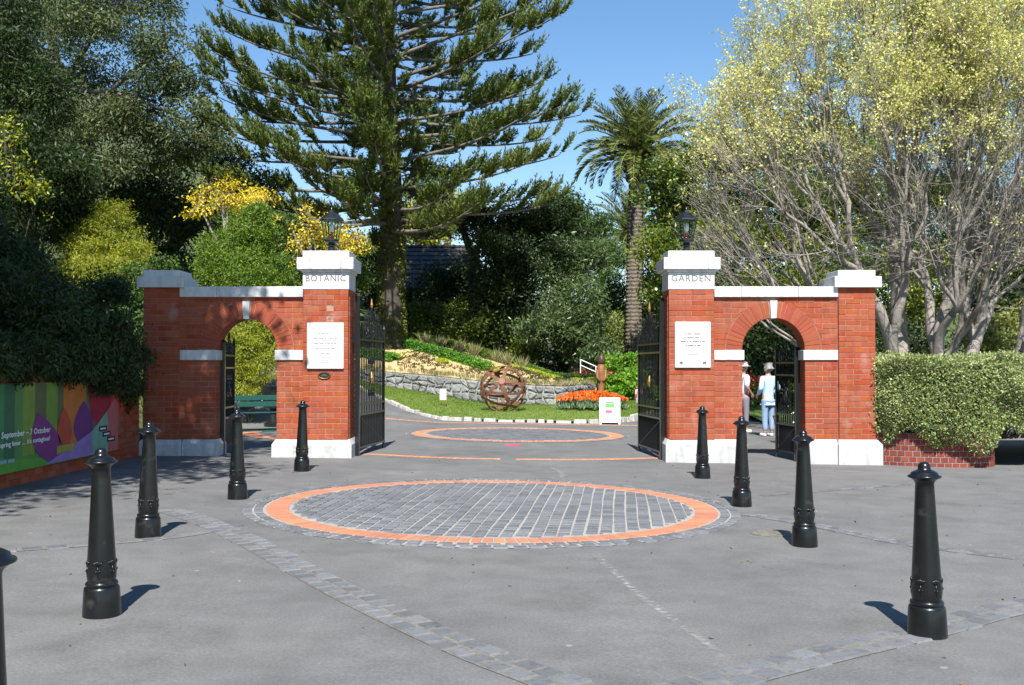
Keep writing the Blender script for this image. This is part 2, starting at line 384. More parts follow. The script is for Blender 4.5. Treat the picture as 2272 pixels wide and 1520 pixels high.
for i in range(-18, 19):
    u = i * cw; v = -2.3 + rnd.uniform(0, .1); wob = rnd.uniform(-.003, .003)
    while v < 2.25:
        ln = rnd.uniform(.10, .19); vm = v + ln / 2; um = u + wob + .005 * math.sin(vm * 2 + i)
        for fu in (1, .75, .5, .3):
            done = False
            for fv in (1, .7, .45):
                w_, l_ = (cw - .010) * fu, (ln - .013) * fv; u2 = um - math.copysign((cw - .010) * (1 - fu) / 2, um); v2 = vm - math.copysign((ln - .013) * (1 - fv) / 2, vm)
                if math.hypot(abs(u2) + w_ / 2, abs(v2) + l_ / 2) < 2.258:
                    inner.append((CX + ca * u2 - sa * v2, CY + sa * u2 + ca * v2, w_ + rnd.uniform(-.003, .001), l_, ang + rnd.uniform(-.03, .03))); done = True; break
            if done: break
        v += ln
inner.sort(key=lambda q: q[1]); outer.sort(key=lambda q: q[1])
for q in outer[:90] + inner[:205]: put_sett(pc, *q, top=.014)
b = MB()
for q in outer[90:] + inner[205:]: add_sett(b, *q)
struct(b.build('sett_field', m_sett_s, pc), None, 'stuff')

# rear roundel inside the gates: too far to pick single setts apart
CX2, CY2 = .13, 24.2
pc2 = struct(disc_sheet('paving_circle', CX2, CY2, 2.6, .006, m_mortar_l), 'round paving with an orange brick ring just inside the gates')
b = MB()
for k in range(120):
    t = 2 * math.pi * k / 120; add_sett(b, CX2 + 2.33 * math.cos(t), CY2 + 2.33 * math.sin(t), .27, 2 * math.pi * 2.33 / 120 - .012, t, .014)
struct(b.build('brick_ring', m_paver_s, pc2), None, 'stuff')
b = MB(); ang = R(-24); ca, sa = math.cos(ang), math.sin(ang)
for i in range(-16, 17):
    v = -2.2 + rnd.uniform(0, .1)
    while v < 2.15:
        ln = rnd.uniform(.12, .2); vm = v + ln / 2; um = i * .137
        if math.hypot(abs(um) + .05, abs(vm) + ln * .4) < 2.17: add_sett(b, CX2 + ca * um - sa * vm, CY2 + sa * um + ca * vm, .117, ln - .02, ang)
        v += ln
for k in range(104):
    t = 2 * math.pi * k / 104; add_sett(b, CX2 + 2.53 * math.cos(t), CY2 + 2.53 * math.sin(t), .11, 2 * math.pi * 2.53 / 104 - .02, t)
struct(b.build('sett_field', m_sett_s, pc2), None, 'stuff')

# bands of setts let into the asphalt
m_bed = mat('sett_bed', [(.12, .115, .10), (.22, .21, .18)], rough=.95, scale=18, bump=.6, bscale=90)
def ribbon(pts, w, dz):
    T = nrm(np.gradient(pts, axis=0)); Nn = np.stack([-T[:, 1], T[:, 0]], 1); n = len(pts)
    A = pts + Nn * w / 2; B = pts - Nn * w / 2
    V = np.concatenate([np.c_[A, G(A[:, 0], A[:, 1]) + dz], np.c_[B, G(B[:, 0], B[:, 1]) + dz]])
    i = np.arange(n - 1); return V, np.stack([i, i + n, i + n + 1, i + 1], -1)
def sett_band(px, rows, w, length, label, bed_w=None):
    raw = np.array(px, float); L = np.linalg.norm(np.diff(smooth_curve(raw, 60), axis=0), axis=1).sum(); n = int(L / length)
    c = smooth_curve(raw, n + 1); T = nrm(np.gradient(c, axis=0))
    V, Fc = ribbon(smooth_curve(raw, 80), (bed_w or rows * w - .012), .004)
    root = struct(obj('sett_band', np_mesh('sett_band', V, Fc), m_bed), label)
    for r in range(rows):
        for k in range(n):
            f = .5 + (.45 * (r % 2)) ; i = min(k, n - 1)
            p = c[i] * (1 - f % 1) + c[i + 1] * (f % 1); t = T[i]; nn = np.array([-t[1], t[0]])
            p = p + nn * ((r - (rows - 1) / 2) * w + rnd.uniform(-.010, .010))
            put_sett(root, p[0], p[1], length - .012 + rnd.uniform(-.026, .006), w - .012 + rnd.uniform(-.028, .016), math.atan2(t[1], t[0]) + rnd.uniform(-.05, .05), .010)
    return root
sett_band([(-3.74, 11.21), (-3.03, 10.31), (-2.3, 9.19), (-1.47, 7.77), (-0.84, 6.74), (-0.22, 5.82), (.26, 5.22), (1.1, 4.2)], 2, .15, .165, 'long double band of bluestone setts sweeping past the round paving')
sett_band([(5.2, 8.0), (3.51, 7.11), (2.55, 6.4), (1.66, 5.77), (.97, 5.25), (.1, 4.6)], 2, .15, .185, 'double band of bluestone setts running to the outermost bollard')
sett_band([(2.56, 11.42), (3.09, 10.68), (3.62, 9.64), (4.4, 8.91), (5.2, 8.4)], 2, .11, .17, 'narrow band of setts leaving the round paving')
sett_band([(-5.2, 8.2), (-4.21, 8.67), (-3.41, 9.17), (-2.98, 9.57), (-2.66, 10.2)], 1, .16, .19, 'single row of pale setts behind the bollards')
sett_band([(3.16, 13.09), (4.28, 13.78), (5.62, 14.61)], 1, .12, .2, 'short single row of setts before the planter')
# chalky scuff lines across the asphalt, worn thin at their edges
def chalk_mat():
    m = bpy.data.materials.new('chalk_scuff'); m.use_nodes = True; N = m.node_tree.nodes; L = m.node_tree.links; b = N['Principled BSDF']
    b.inputs['Base Color'].default_value = (.40, .40, .39, 1); b.inputs['Roughness'].default_value = .95
    a = N.new('ShaderNodeAttribute'); a.attribute_name = 'fade'; g_ = N.new('ShaderNodeNewGeometry'); n = N.new('ShaderNodeTexNoise'); n.inputs['Scale'].default_value = 16; n.inputs['Detail'].default_value = 8; L.new(g_.outputs['Position'], n.inputs['Vector'])
    r = N.new('ShaderNodeMapRange'); r.inputs[1].default_value = .42; r.inputs[2].default_value = .70; r.inputs[4].default_value = .75; L.new(n.outputs[0], r.inputs[0])
    x = N.new('ShaderNodeMath'); x.operation = 'MULTIPLY'; L.new(a.outputs['Fac'], x.inputs[0]); L.new(r.outputs[0], x.inputs[1]); L.new(x.outputs[0], b.inputs['Alpha']); return m
m_chalk = chalk_mat()
def scuff(pts, w, label):
    c = smooth_curve(pts, 90); c += rng.normal(0, .004, c.shape); T = nrm(np.gradient(c, axis=0)); Nn = np.stack([-T[:, 1], T[:, 0]], 1); n = len(c); V = []; f = []
    for o_, q in ((-1, 0), (-.25, 1), (.25, 1), (1, 0)):
        A = c + Nn * w * o_; V.append(np.c_[A, G(A[:, 0], A[:, 1]) + .004]); f += [q * min(1, min(k, n - 1 - k) / 12) for k in range(n)]
    i = np.arange(n - 1); me = np_mesh('scuff_line', np.concatenate(V), np.concatenate([np.stack([i + k * n, i + 1 + k * n, i + 1 + (k + 1) * n, i + (k + 1) * n], -1) for k in range(3)]))
    a = me.attributes.new('fade', 'FLOAT', 'POINT'); a.data.foreach_set('value', np.array(f, np.float32)); struct(obj('scuff_line', me, m_chalk), label)
scuff([(.70, 9.05), (.80, 8.09), (.92, 7.17), (1.08, 6.33), (1.19, 5.58)], .045, 'pale chalky scuff line on the asphalt')
scuff([(.6, 16.4), (.74, 15.6), (.72, 14.8)], .06, 'pale scuff line between the round paving and the gates')
scuff([(3.4, 16.6), (4.6, 16.5), (5.6, 16.2)], .05, 'faint scuff line before the sunlit gateway')
# threshold brick strips under the main gates, and the strip before the lawn
def paver_strip(pts, w, ln, label):
    c = smooth_curve(pts, int(np.linalg.norm(np.diff(smooth_curve(pts, 40), axis=0), axis=1).sum() / ln) + 1); T = nrm(np.gradient(c, axis=0))
    V, Fc = ribbon(smooth_curve(pts, 60), w + .03, .004); r = struct(obj('brick_strip', np_mesh('brick_strip', V, Fc), m_mortar_l), label)
    b = MB()
    for p, t in zip(c, T): add_sett(b, p[0], p[1], ln - .012, w, math.atan2(t[1], t[0]), .01)
    struct(b.build('paving_bricks', m_paver_s, r), None, 'stuff')
paver_strip([(-2.55, 18.35), (-1.6, 17.95), (-.9, 17.75), (-.25, 17.72)], .17, .12, 'curved orange brick threshold strip below the BOTANIC pillar gate')
paver_strip([(.12, 17.72), (.9, 17.75), (1.7, 17.95), (2.5, 18.3)], .17, .12, 'curved orange brick threshold strip below the GARDEN pillar gate')
paver_strip([(-7.0, 29.6), (-4, 28.9), (0, 28.6), (4, 28.5), (8, 28.7)], .2, .12, 'straight orange brick strip before the lawn kerb')
paver_strip([(-4.9, 21.8), (-5.5, 22.4), (-5.9, 23.2), (-6.0, 24.2)], .4, .12, 'curved orange brick strip by the park bench')
paver_strip([(3.9, 20.6), (4.7, 20.5), (5.6, 20.6), (7.0, 20.9)], .3, .12, 'orange brick strip behind the arch with the two people')
b = MB()
for k in range(1):
    pts = [(.02 + .16 * math.cos(t) * (1 + .12 * math.sin(3 * t)), 20.85 + .2 * math.sin(t) * (1 + .1 * math.cos(2 * t))) for t in np.linspace(0, 2 * math.pi, 28, endpoint=False)]
    b.poly(pts, float(G(0, 20)) + .001, float(G(0, 20)) + .005, 'z')
struct(b.build('pink_paint_spot', mat('pink_paint', [(.75, .05, .16)], rough=.7)), 'bright pink paint spot on the path')
# gully cover by the bollards
cov = thing('drain_cover', 'weathered round stone drain cover set in the asphalt beside a bollard', 'drain cover', (2.52, 10.08, float(G(2.5, 10))))
b = MB(); b.lathe([(.20, 0), (.20, .008), (.17, .014), (.02, .016)], 28); b.build('cover', mat('rusty_stone', [(.10, .085, .06), (.22, .20, .16)], rough=.9, scale=14, bump=.6), cov)
b = MB()
for k in range(5): b.box(-.13, .13, -.10 + k * .05, -.085 + k * .05, .014, .021)
b.build('grille', m_bed, cov)

# ---------------------------------------------------------------- brick gateways
ZC = 130.1
def gx(px): return (px - 1136) / ZC
CH = 2.56 / 28; PB = .347; PT = 2.907; BL = .259; JT = .0065
def unit_brick():
    b = MB(); V = []
    for (y, ix, iz) in ((0, .018, .06), (.05, 0, 0), (1, 0, 0)):
        V += [(-.5 + ix, y, -.5 + iz), (.5 - ix, y, -.5 + iz), (.5 - ix, y, .5 - iz), (-.5 + ix, y, .5 - iz)]
    Fc = [(0, 1, 2, 3)] + [(4 * j + k, 4 * j + (k + 1) % 4, 4 * j + 4 + (k + 1) % 4, 4 * j + 4 + k) for j in (0, 1) for k in range(4)]
    b.add(V, Fc); return b.mesh('brick')
UB = unit_brick(); UB.materials.append(m_brick)
def brick_rect(parent, org, xa, xb, za, zb, yf, depth, me=None):
    o = obj('brick', me or UB, None, parent, ((xa + xb) / 2 - org[0], yf + rnd.uniform(-.002, .003) - org[1], (za + zb) / 2 - org[2]), None, (xb - xa, depth, zb - za))
    return o
def brick_quad(parent, org, c4, yf, depth, m, name='brick'):
    """c4: four corners (x,z), counter-clockwise"""
    c = np.array(c4, float); mid = c.mean(0); ins = c + nrm(mid - c) * .006
    yf += rnd.uniform(-.002, .003)
    V = [(p[0], yf, p[1]) for p in ins] + [(p[0], yf + .005, p[1]) for p in c] + [(p[0], yf + depth, p[1]) for p in c]
    Fc = [(0, 1, 2, 3)] + [(4 * j + k, 4 * j + (k + 1) % 4, 4 * j + 4 + (k + 1) % 4, 4 * j + 4 + k) for j in (0, 1) for k in range(4)]
    b = MB(org); b.add(V, Fc); return b.build(name, m, parent)
def lay(x0, x1, row, bl=BL):
    """joint positions of one course between x0 and x1"""
    xs = [x0]; x = math.floor(x0 / bl) * bl + (row % 2) * bl / 2
    while x < x1 - .05:
        if x > x0 + .05: xs.append(x + rnd.uniform(-.004, .004))
        x += bl
    return xs + [x1]
def stuff_face(b, p, ux, w, z0, z1, nrow, out):
    """bricks on a vertical face: start p (x,y), direction ux along the face, outward normal out"""
    ch = (z1 - z0) / nrow
    for r in range(nrow):
        xs = lay(0, w, r)
        for xa, xb in zip(xs[:-1], xs[1:]):
            xa += JT / 2; xb -= JT / 2
            V = []
            for h in (0, .02):
                for (s, z) in ((xa, z0 + r * ch + JT / 2), (xb, z0 + r * ch + JT / 2), (xb, z0 + (r + 1) * ch - JT / 2), (xa, z0 + (r + 1) * ch - JT / 2)):
                    V.append((p[0] + ux[0] * s + out[0] * (h - .012), p[1] + ux[1] * s + out[1] * (h - .012), z))
            b.add(V, [(4, 5, 6, 7), (0, 1, 5, 4), (1, 2, 6, 5), (2, 3, 7, 6), (3, 0, 4, 7)], rnd.random())
YF = 17.6
def slab(name, parent, org, x0, x1, y0, y1, z0, z1, m=m_marble, bev=.008):
    b = MB(org); b.box(x0, x1, y0, y1, z0, z1); return b.build(name, m, parent, bevel=bev)
def plinth(parent, org, x0, x1, y0, y1, zg, m=m_marble_old, ch=(.06, .06, .06, .06)):
    """block with a sloped upper edge; ch = overhang left, right, front, back"""
    l, r, f, k = ch; zt = PB; zs = PB - .085
    b = MB(org)
    V = [(x0 - l, y0 - f, zg), (x1 + r, y0 - f, zg), (x1 + r, y1 + k, zg), (x0 - l, y1 + k, zg), (x0 - l, y0 - f, zs), (x1 + r, y0 - f, zs), (x1 + r, y1 + k, zs), (x0 - l, y1 + k, zs),
         (x0 - min(l, .012), y0 - min(f, .012), zt), (x1 + min(r, .012), y0 - min(f, .012), zt), (x1 + min(r, .012), y1 + min(k, .012), zt), (x0 - min(l, .012), y1 + min(k, .012), zt)]
    b.add(V, [(3, 2, 1, 0), (0, 1, 5, 4), (1, 2, 6, 5), (2, 3, 7, 6), (3, 0, 4, 7), (4, 5, 9, 8), (5, 6, 10, 9), (6, 7, 11, 10), (7, 4, 8, 11), (8, 9, 10, 11)])
    return b.build('plinth', m, parent, bevel=.006)
def word_bars(parent, org, xc, z, widths, h, yf):
    b = MB(org); tot = sum(widths) + .012 * (len(widths) - 1); x = xc - tot / 2
    for w in widths:
        b.box(x, x + w, yf, yf + .002, z, z + h); x += w + .012
    return b.build('inscription_line', m_letter, parent)
def gateway(side, label):
    L = side < 0
    if L: pil = (gx(672), gx(773)); wal = (gx(398), gx(672)); pier = (gx(318), gx(398)); arch = (gx(477), gx(613))
    else: pil = (gx(1484), gx(1585)); wal = (gx(1585), gx(1860)); pier = (gx(1860), gx(1942)); arch = (gx(1648), gx(1787))
    pc_ = (pil[0] + pil[1]) / 2; org = (pc_, YF, float(G(pc_, YF)))
    g = thing('brick_gateway', label, 'gateway', org)
    yp0, yp1 = YF, YF + .72; yw0, yw1 = YF + .035, YF + .48; yq0, yq1 = YF - .02, YF + .64
    zg = min(float(G(pier[0], YF)), float(G(pier[1], YF)), float(G(pc_, YF))) - .03
    # mortar cores
    c = .007
    b = MB(org); b.box(pil[0] + c, pil[1] - c, yp0 + c, yp1 - c, zg, PT); b.build('pillar_core', m_mortar, g)
    b = MB(org); b.box(pier[0] + c, pier[1] - c, yq0 + c, yq1 - c, zg, 2.94); b.build('pier_core', m_mortar, g)
    cx = sum(arch) / 2; ra = (arch[1] - arch[0]) / 2; cz = 1.885; ro = ra + .285; wt = 2.775
    out = [(wal[0] - .1, zg), (arch[0] - c, zg), (arch[0] - c, cz)] + [(cx - (ra + c) * math.cos(t), cz + (ra + c) * math.sin(t)) for t in np.linspace(0.05, math.pi - .05, 31)] + \
          [(arch[1] + c, cz), (arch[1] + c, zg), (wal[1] + .1, zg), (wal[1] + .1, wt), (wal[0] - .1, wt)]
    b = MB(org); b.poly(out, yw0 + c, yw1 - c); b.build('wall_core', m_mortar, g)
    # bricks of the pillar and the pier fronts
    for (x0, x1, yf, top) in ((pil[0], pil[1], yp0, PT), (pier[0], pier[1], yq0, 2.935)):
        nrow = int(round((top - PB) / CH))
        for r in range(nrow):
            z0 = PB + r * (top - PB) / nrow; z1 = z0 + (top - PB) / nrow
            w = x1 - x0; k = 3 if w > .7 else 2.5
            bl = w / k; xs = [x0 + w * q for q in ([0, 1 / 3, 2 / 3, 1] if r % 2 == 0 else [0, 1 / 6, .5, 5 / 6, 1])] if w > .7 else [x0 + w * q for q in ([0, .4, .8, 1] if r % 2 == 0 else [0, .2, .6, 1])]
            for xa, xb in zip(xs[:-1], xs[1:]):
                if L and w > .7 and r in (22, 24) and abs((xa + xb) / 2 - pc_) < .14:      # two spalled bricks under the block
                    xb = xa + (xb - xa) * .55
                brick_rect(g, org, xa + JT / 2, xb - JT / 2, z0 + JT / 2, z1 - JT / 2, yf, .09)
    # wall bricks around the arch
    nrow = 27; ch = (wt - PB) / nrow
    def edge(z, s):
        if z <= cz: return arch[0] if s < 0 else arch[1]
        if z >= cz + ro: return cx
        d = math.sqrt(max(ro * ro - (z - cz) ** 2, 0)); return cx + s * d
    for r in range(nrow):
        za, zb = PB + r * ch + JT / 2, PB + (r + 1) * ch - JT / 2
        if zb < 1.87 and za > 1.70: continue
        if za >= cz + ro:
            segs = [(wal[0], wal[0], wal[1], wal[1], 0)]
        else:
            za2 = max(za, cz + .001) if zb > cz else za
            segs = [(wal[0], wal[0], edge(za2, -1) - (.001 if zb > cz else 0), edge(zb, -1) - (.001 if zb > cz else 0), -1), (edge(za2, 1) + (.001 if zb > cz else 0), edge(zb, 1) + (.001 if zb > cz else 0), wal[1], wal[1], 1)]
        for (l0, l1, r0, r1, s) in segs:
            lo, hi = min(l0, l1), max(r0, r1)
            xs = lay(lo, hi, r)
            for i, (xa, xb) in enumerate(zip(xs[:-1], xs[1:])):
                first, last = i == 0, i == len(xs) - 2
                ca0, ca1 = (l0, l1) if first else (xa, xa); cb0, cb1 = (r0, r1) if last else (xb, xb)
                ca0, ca1, cb0, cb1 = ca0 + JT / 2, ca1 + JT / 2, cb0 - JT / 2, cb1 - JT / 2
                if not first: ca0, ca1 = max(ca0, l0 + .004), max(ca1, l1 + .004)
                if not last: cb0, cb1 = min(cb0, r0 - .004), min(cb1, r1 - .004)
                if cb0 - ca0 < .012 and cb1 - ca1 < .012: continue
                reveal = zb <= cz and ((s < 0 and last) or (s > 0 and first))
                dep = (yw1 - yw0) if reveal else .09
                if reveal and s < 0: cb0 = cb1 = r0
                if reveal and s > 0: ca0 = ca1 = l0
                if abs(ca0 - ca1) < 1e-4 and abs(cb0 - cb1) < 1e-4: brick_rect(g, org, ca0, cb0, za, zb, yw0, dep)
                else: brick_quad(g, org, [(ca0, za), (max(cb0, ca0 + .004), za), (max(cb1, ca1 + .004), zb), (ca1, zb)], yw0, dep, m_brick)
    # voussoirs, full thickness so that the soffit shows them
    nv = 28; kz = .10
    def ring(t0, t1, r0, r1): return [(cx - r0 * math.cos(t0), cz + r0 * math.sin(t0)), (cx - r0 * math.cos(t1), cz + r0 * math.sin(t1)), (cx - r1 * math.cos(t1), cz + r1 * math.sin(t1)), (cx - r1 * math.cos(t0), cz + r1 * math.sin(t0))]
    for half in (0, 1):
        a0, a1 = (0, math.pi / 2 - kz) if half == 0 else (math.pi / 2 + kz, math.pi)
        for k in range(nv // 2):
            t0 = a0 + (a1 - a0) * k / (nv // 2); t1 = a0 + (a1 - a0) * (k + 1) / (nv // 2); e = .003 / ra
            brick_quad(g, org, ring(t0 + e, t1 - e, ra, ro - .003)[::-1], yw0 - .001, yw1 - yw0, m_vouss, 'voussoir')
    ks = MB(org); ks.poly([(cx - .046, cz + ra - .006), (cx + .046, cz + ra - .006), (cx + .062, cz + ro + .012), (cx - .062, cz + ro + .012)], yw0 - .035, yw1)
    ks.build('keystone', m_marble, g, bevel=.005)
    # imposts
    if L: im = [(pier[1], arch[0] + .03, 1), (arch[1] - .03, pil[0], 1)]
    else: im = [(pil[1], arch[0] + .03, 1), (arch[1] - .03, pier[0], 1)]
    for (a, c_, _) in im: slab('impost', g, org, a, c_, yw0 - .03, yw1 + .03, 1.70, 1.87)
    # copings
    cut = [.0, .30, .70, 1.0] if L else [.0, .22, .68, 1.0]
    for q0, q1 in zip(cut[:-1], cut[1:]):
        slab('coping', g, org, wal[0] + (wal[1] - wal[0]) * q0 + .0015, wal[0] + (wal[1] - wal[0]) * q1 - .0015, yw0 - .06, yw1 + .06, 2.775, 2.955, m_marble)
    # plinths
    if L:
        plinth(g, org, arch[1], pil[1], yw0, yp1, zg, ch=(.06, .07, .105, .06))
        plinth(g, org, pier[0], pier[1] + .03, yq0, yq1, zg, ch=(.08, .03, .07, .06)); plinth(g, org, pier[1] + .065, arch[0], yw0, yw1, zg, ch=(.0, .06, .08, .06))
    else:
        plinth(g, org, pil[0], arch[0], yw0, yp1, zg, ch=(.07, .06, .105, .06))
        plinth(g, org, pier[0], pier[1], yq0, yq1, zg, ch=(.03, .09, .07, .06)); plinth(g, org, arch[1], pier[0] - .034, yw0, yw1, zg, ch=(.06, .0, .08, .06))
    # pillar head
    slab('inscription_block', g, org, pil[0] - .008, pil[1] + .008, yp0 - .008, yp1 + .008, PT, 3.20, m_marble)
    slab('neck_moulding', g, org, pil[0] - .03, pil[1] + .03, yp0 - .03, yp1 + .03, 3.20, 3.245, m_marble)
    w = pil[1] - pil[0] + .19
    for q0, q1 in ((0, .22), (.22, .78), (.78, 1)):
        slab('cap_slab', g, org, pil[0] - .095 + w * q0 + .001, pil[0] - .095 + w * q1 - .001, yp0 - .095, yp1 + .095, 3.245, 3.447, m_marble)
    slab('cap_top', g, org, pil[0] - .01, pil[1] + .01, yp0 - .01, yp1 + .01, 3.447, 3.568, m_marble)
    slab('pier_cap', g, org, pier[0] - .085, pier[1] + .085, yq0 - .085, yq1 + .085, 2.935, 3.125, m_marble)
    slab('pier_cap_top', g, org, pier[0] - .005, pier[1] + .005, yq0 - .005, yq1 + .005, 3.125, 3.235, m_marble)
    # side and back bricks
    b = MB(org)
    stuff_face(b, (pil[1], yp0 + .095), (0, 1), .72 - .095, PB, PT, 28, (1, 0)); stuff_face(b, (pil[0], yp0 + .095), (0, 1), .72 - .095, PB, PT, 28, (-1, 0))
    stuff_face(b, (pier[1], yq0 + .095), (0, 1), .66 - .095, PB, 2.935, 28, (1, 0)); stuff_face(b, (pier[0], yq0 + .095), (0, 1), .66 - .095, PB, 2.935, 28, (-1, 0))
    stuff_face(b, (pil[0], yp1), (1, 0), pil[1] - pil[0], PB, PT, 28, (0, 1)); stuff_face(b, (pier[0], yq1), (1, 0), pier[1] - pier[0], PB, 2.935, 28, (0, 1))
    struct(b.build('side_bricks', m_brick_s, g), None, 'stuff')
    # lettering
    me = text_mesh('BOTANIC' if L else 'GARDEN', .158, .0015, spacing=1.12, squash=.93 if L else 1.0); me.materials.append(m_letter)
    obj('lettering', me, None, g, (-.005, -.010, 3.045 - org[2]), (R(90), 0, 0))
    # tablet
    tx0, tx1 = (gx(682), gx(763)) if L else (gx(1497), gx(1576)); tz0, tz1 = (1.552, 2.335) if L else (1.570, 2.350)
    b = MB(org); b.box(tx0, tx1, yp0 - .045, yp0 + .01, tz0, tz1)
    tab = b.build('tablet', mat('tablet_marble', [(.76, .76, .75), (.83, .83, .82)], rough=.4, scale=5), g, bevel=.010)
    xc = (tx0 + tx1) / 2; yt = yp0 - .0475
    me = text_mesh('FOUNDERS GATES', .052, .001, spacing=1.1, squash=.9); me.materials.append(m_letter); obj('tablet_heading', me, None, tab, (xc - org[0], yt - org[1] + .0015, tz1 - .115 - org[2]), (R(90), 0, 0))
    if L:
        for k in range(9): word_bars(tab, org, xc, tz1 - .19 - k * .042, [rnd.uniform(.025, .085) for _ in range(rnd.choice((5, 6)) if k < 8 else 2)], .011, yt)
        for k, n in enumerate((4, 2, 2)): word_bars(tab, org, xc, tz1 - .60 - k * .042, [rnd.uniform(.03, .09) for _ in range(n)], .010, yt)
        ov = MB(org); n = 28; ov.poly([(xc - .02 + .108 * math.cos(t), 1.44 + .062 * math.sin(t)) for t in np.linspace(0, 2 * math.pi, n, endpoint=False)], yp0 - .018, yp0 + .01)
        pl = ov.build('oval_plaque', mat('bronze_dark', [(.035, .032, .03)], rough=.4, metal=.5), g)
        rim = MB(org); rim.tube([(xc - .02 + .10 * math.cos(t), yp0 - .02, 1.44 + .055 * math.sin(t)) for t in np.linspace(0, 2 * math.pi, 29)], .005, 5); rim.build('rim', m_gold, pl)
        for k in range(2): word_bars(pl, org, xc - .02, 1.43 + k * .018, [.10 - k * .03], .007, yp0 - .020)
    else:
        for k, s in enumerate(((.03, .07, .01, .12), (.03, .12, .08, .02), (.09, .03, .04, .11, .03, .05), (.03, .10, .03, .06))): word_bars(tab, org, xc, tz1 - .215 - k * .066, s, .020, yt)
        for k, s in enumerate(((.05,), (.16,), (.05,))): word_bars(tab, org, xc, tz1 - .52 - k * .04, s, .010, yt)
        b = MB(org)
        for sx in (-1, 1):
            for k in range(5):
                t = k * 2 * math.pi / 5; b.tube([(xc + sx * .20, yt, tz0 + .085), (xc + sx * .20 + .035 * math.cos(t), yt, tz0 + .085 + .03 * math.sin(t))], [.006, .010], 5)
            b.tube([(xc + sx * .21, yt, tz0 + .12), (xc + sx * .225, yt, tz0 + .2), (xc + sx * .20, yt, tz0 + .255)], .004, 4)
            b.tube([(xc + sx * .20, yt, tz0 + .085), (xc + sx * .10, yt, tz0 + .06), (xc + sx * .02, yt, tz0 + .065)], .003, 4)
        b.build('flower_ornament', m_letter, tab)
    return g
gateway(-1, 'red brick gateway with arch, its pillar inscribed BOTANIC, partly in tree shade')
gateway(1, 'sunlit red brick gateway with arch, its pillar inscribed GARDEN')

# ---------------------------------------------------------------- lanterns
m_bulb = mat('opal_bulb', [(.82, .82, .80)], rough=.2)
m_socket = mat('red_socket', [(.45, .10, .06)], rough=.6)
def lantern(loc, label):
    t = thing('pillar_lantern', label, 'lantern', loc, R(0), 'lanterns on the gate pillars')
    b = MB(); b.lathe([(.10, 0), (.10, .02), (.062, .045), (.058, .10), (.085, .12), (.06, .15), (.10, .175), (.118, .185), (.118, .205), (.09, .215)], 24)
    smooth_by_angle(b.build('pedestal', m_iron, t))
    z0, z1, r0, r1 = .235, .56, .118, .178
    b = MB(); b.lathe([(r0 + .012, .212), (r0 + .016, .22), (r0 + .016, .238), (r0, .242)], 6); b.build('lower_rim', m_iron, t)
    for k in range(6):
        a = k * math.pi / 3 + math.pi / 6 * 0
        b = MB(); b.tube([(r0 * math.cos(a), r0 * math.sin(a), z0), (r1 * math.cos(a), r1 * math.sin(a), z1)], .010, 5); b.build('glazing_bar', m_iron, t)
        a2 = a + math.pi / 3; q = .985
        b = MB(); P = [(q * r0 * math.cos(a), q * r0 * math.sin(a), z0), (q * r0 * math.cos(a2), q * r0 * math.sin(a2), z0), (q * r1 * math.cos(a2), q * r1 * math.sin(a2), z1), (q * r1 * math.cos(a), q * r1 * math.sin(a), z1)]
        n = nrm(np.cross(np.array(P[1]) - P[0], np.array(P[3]) - P[0])) * .003
        b.add(P + [tuple(np.array(p) - n) for p in P], [(0, 1, 2, 3), (7, 6, 5, 4), (0, 4, 5, 1), (1, 5, 6, 2), (2, 6, 7, 3), (3, 7, 4, 0)]); b.build('pane', m_glass, t)
    b = MB(); b.lathe([(r1 + .01, .555), (r1 + .032, .562), (r1 + .032, .585), (r1 + .012, .595), (.07, .70), (.05, .715), (.05, .735), (.02, .75)], 6); rf = b.build('roof', m_iron, t, bevel=.003)
    for k in range(6):
        a = k * math.pi / 3; b = MB(); b.tube([((r1 + .02) * math.cos(a), (r1 + .02) * math.sin(a), .592), (.072 * math.cos(a), .072 * math.sin(a), .703)], .008, 5); b.build('roof_rib', m_iron, rf)
    b = MB(); b.lathe([(.014, .745), (.024, .765), (.016, .785), (.004, .81)], 14); smooth_by_angle(b.build('finial', m_iron, rf))
    b = MB(); b.lathe([(.03, .25), (.03, .36)], 14); b.build('lamp_socket', m_socket, t)
    b = MB(); b.lathe([(.022, .36), (.045, .41), (.045, .47), (.03, .51), (.005, .53)], 14); smooth_by_angle(b.build('bulb', m_bulb, t), 80)
    return t
lantern(((gx(672) + gx(773)) / 2 + .03, YF + .36, 3.568), 'black six sided lantern on top of the BOTANIC pillar')
lantern(((gx(1484) + gx(1585)) / 2 - .02, YF + .36, 3.568), 'black six sided lantern on top of the GARDEN pillar')

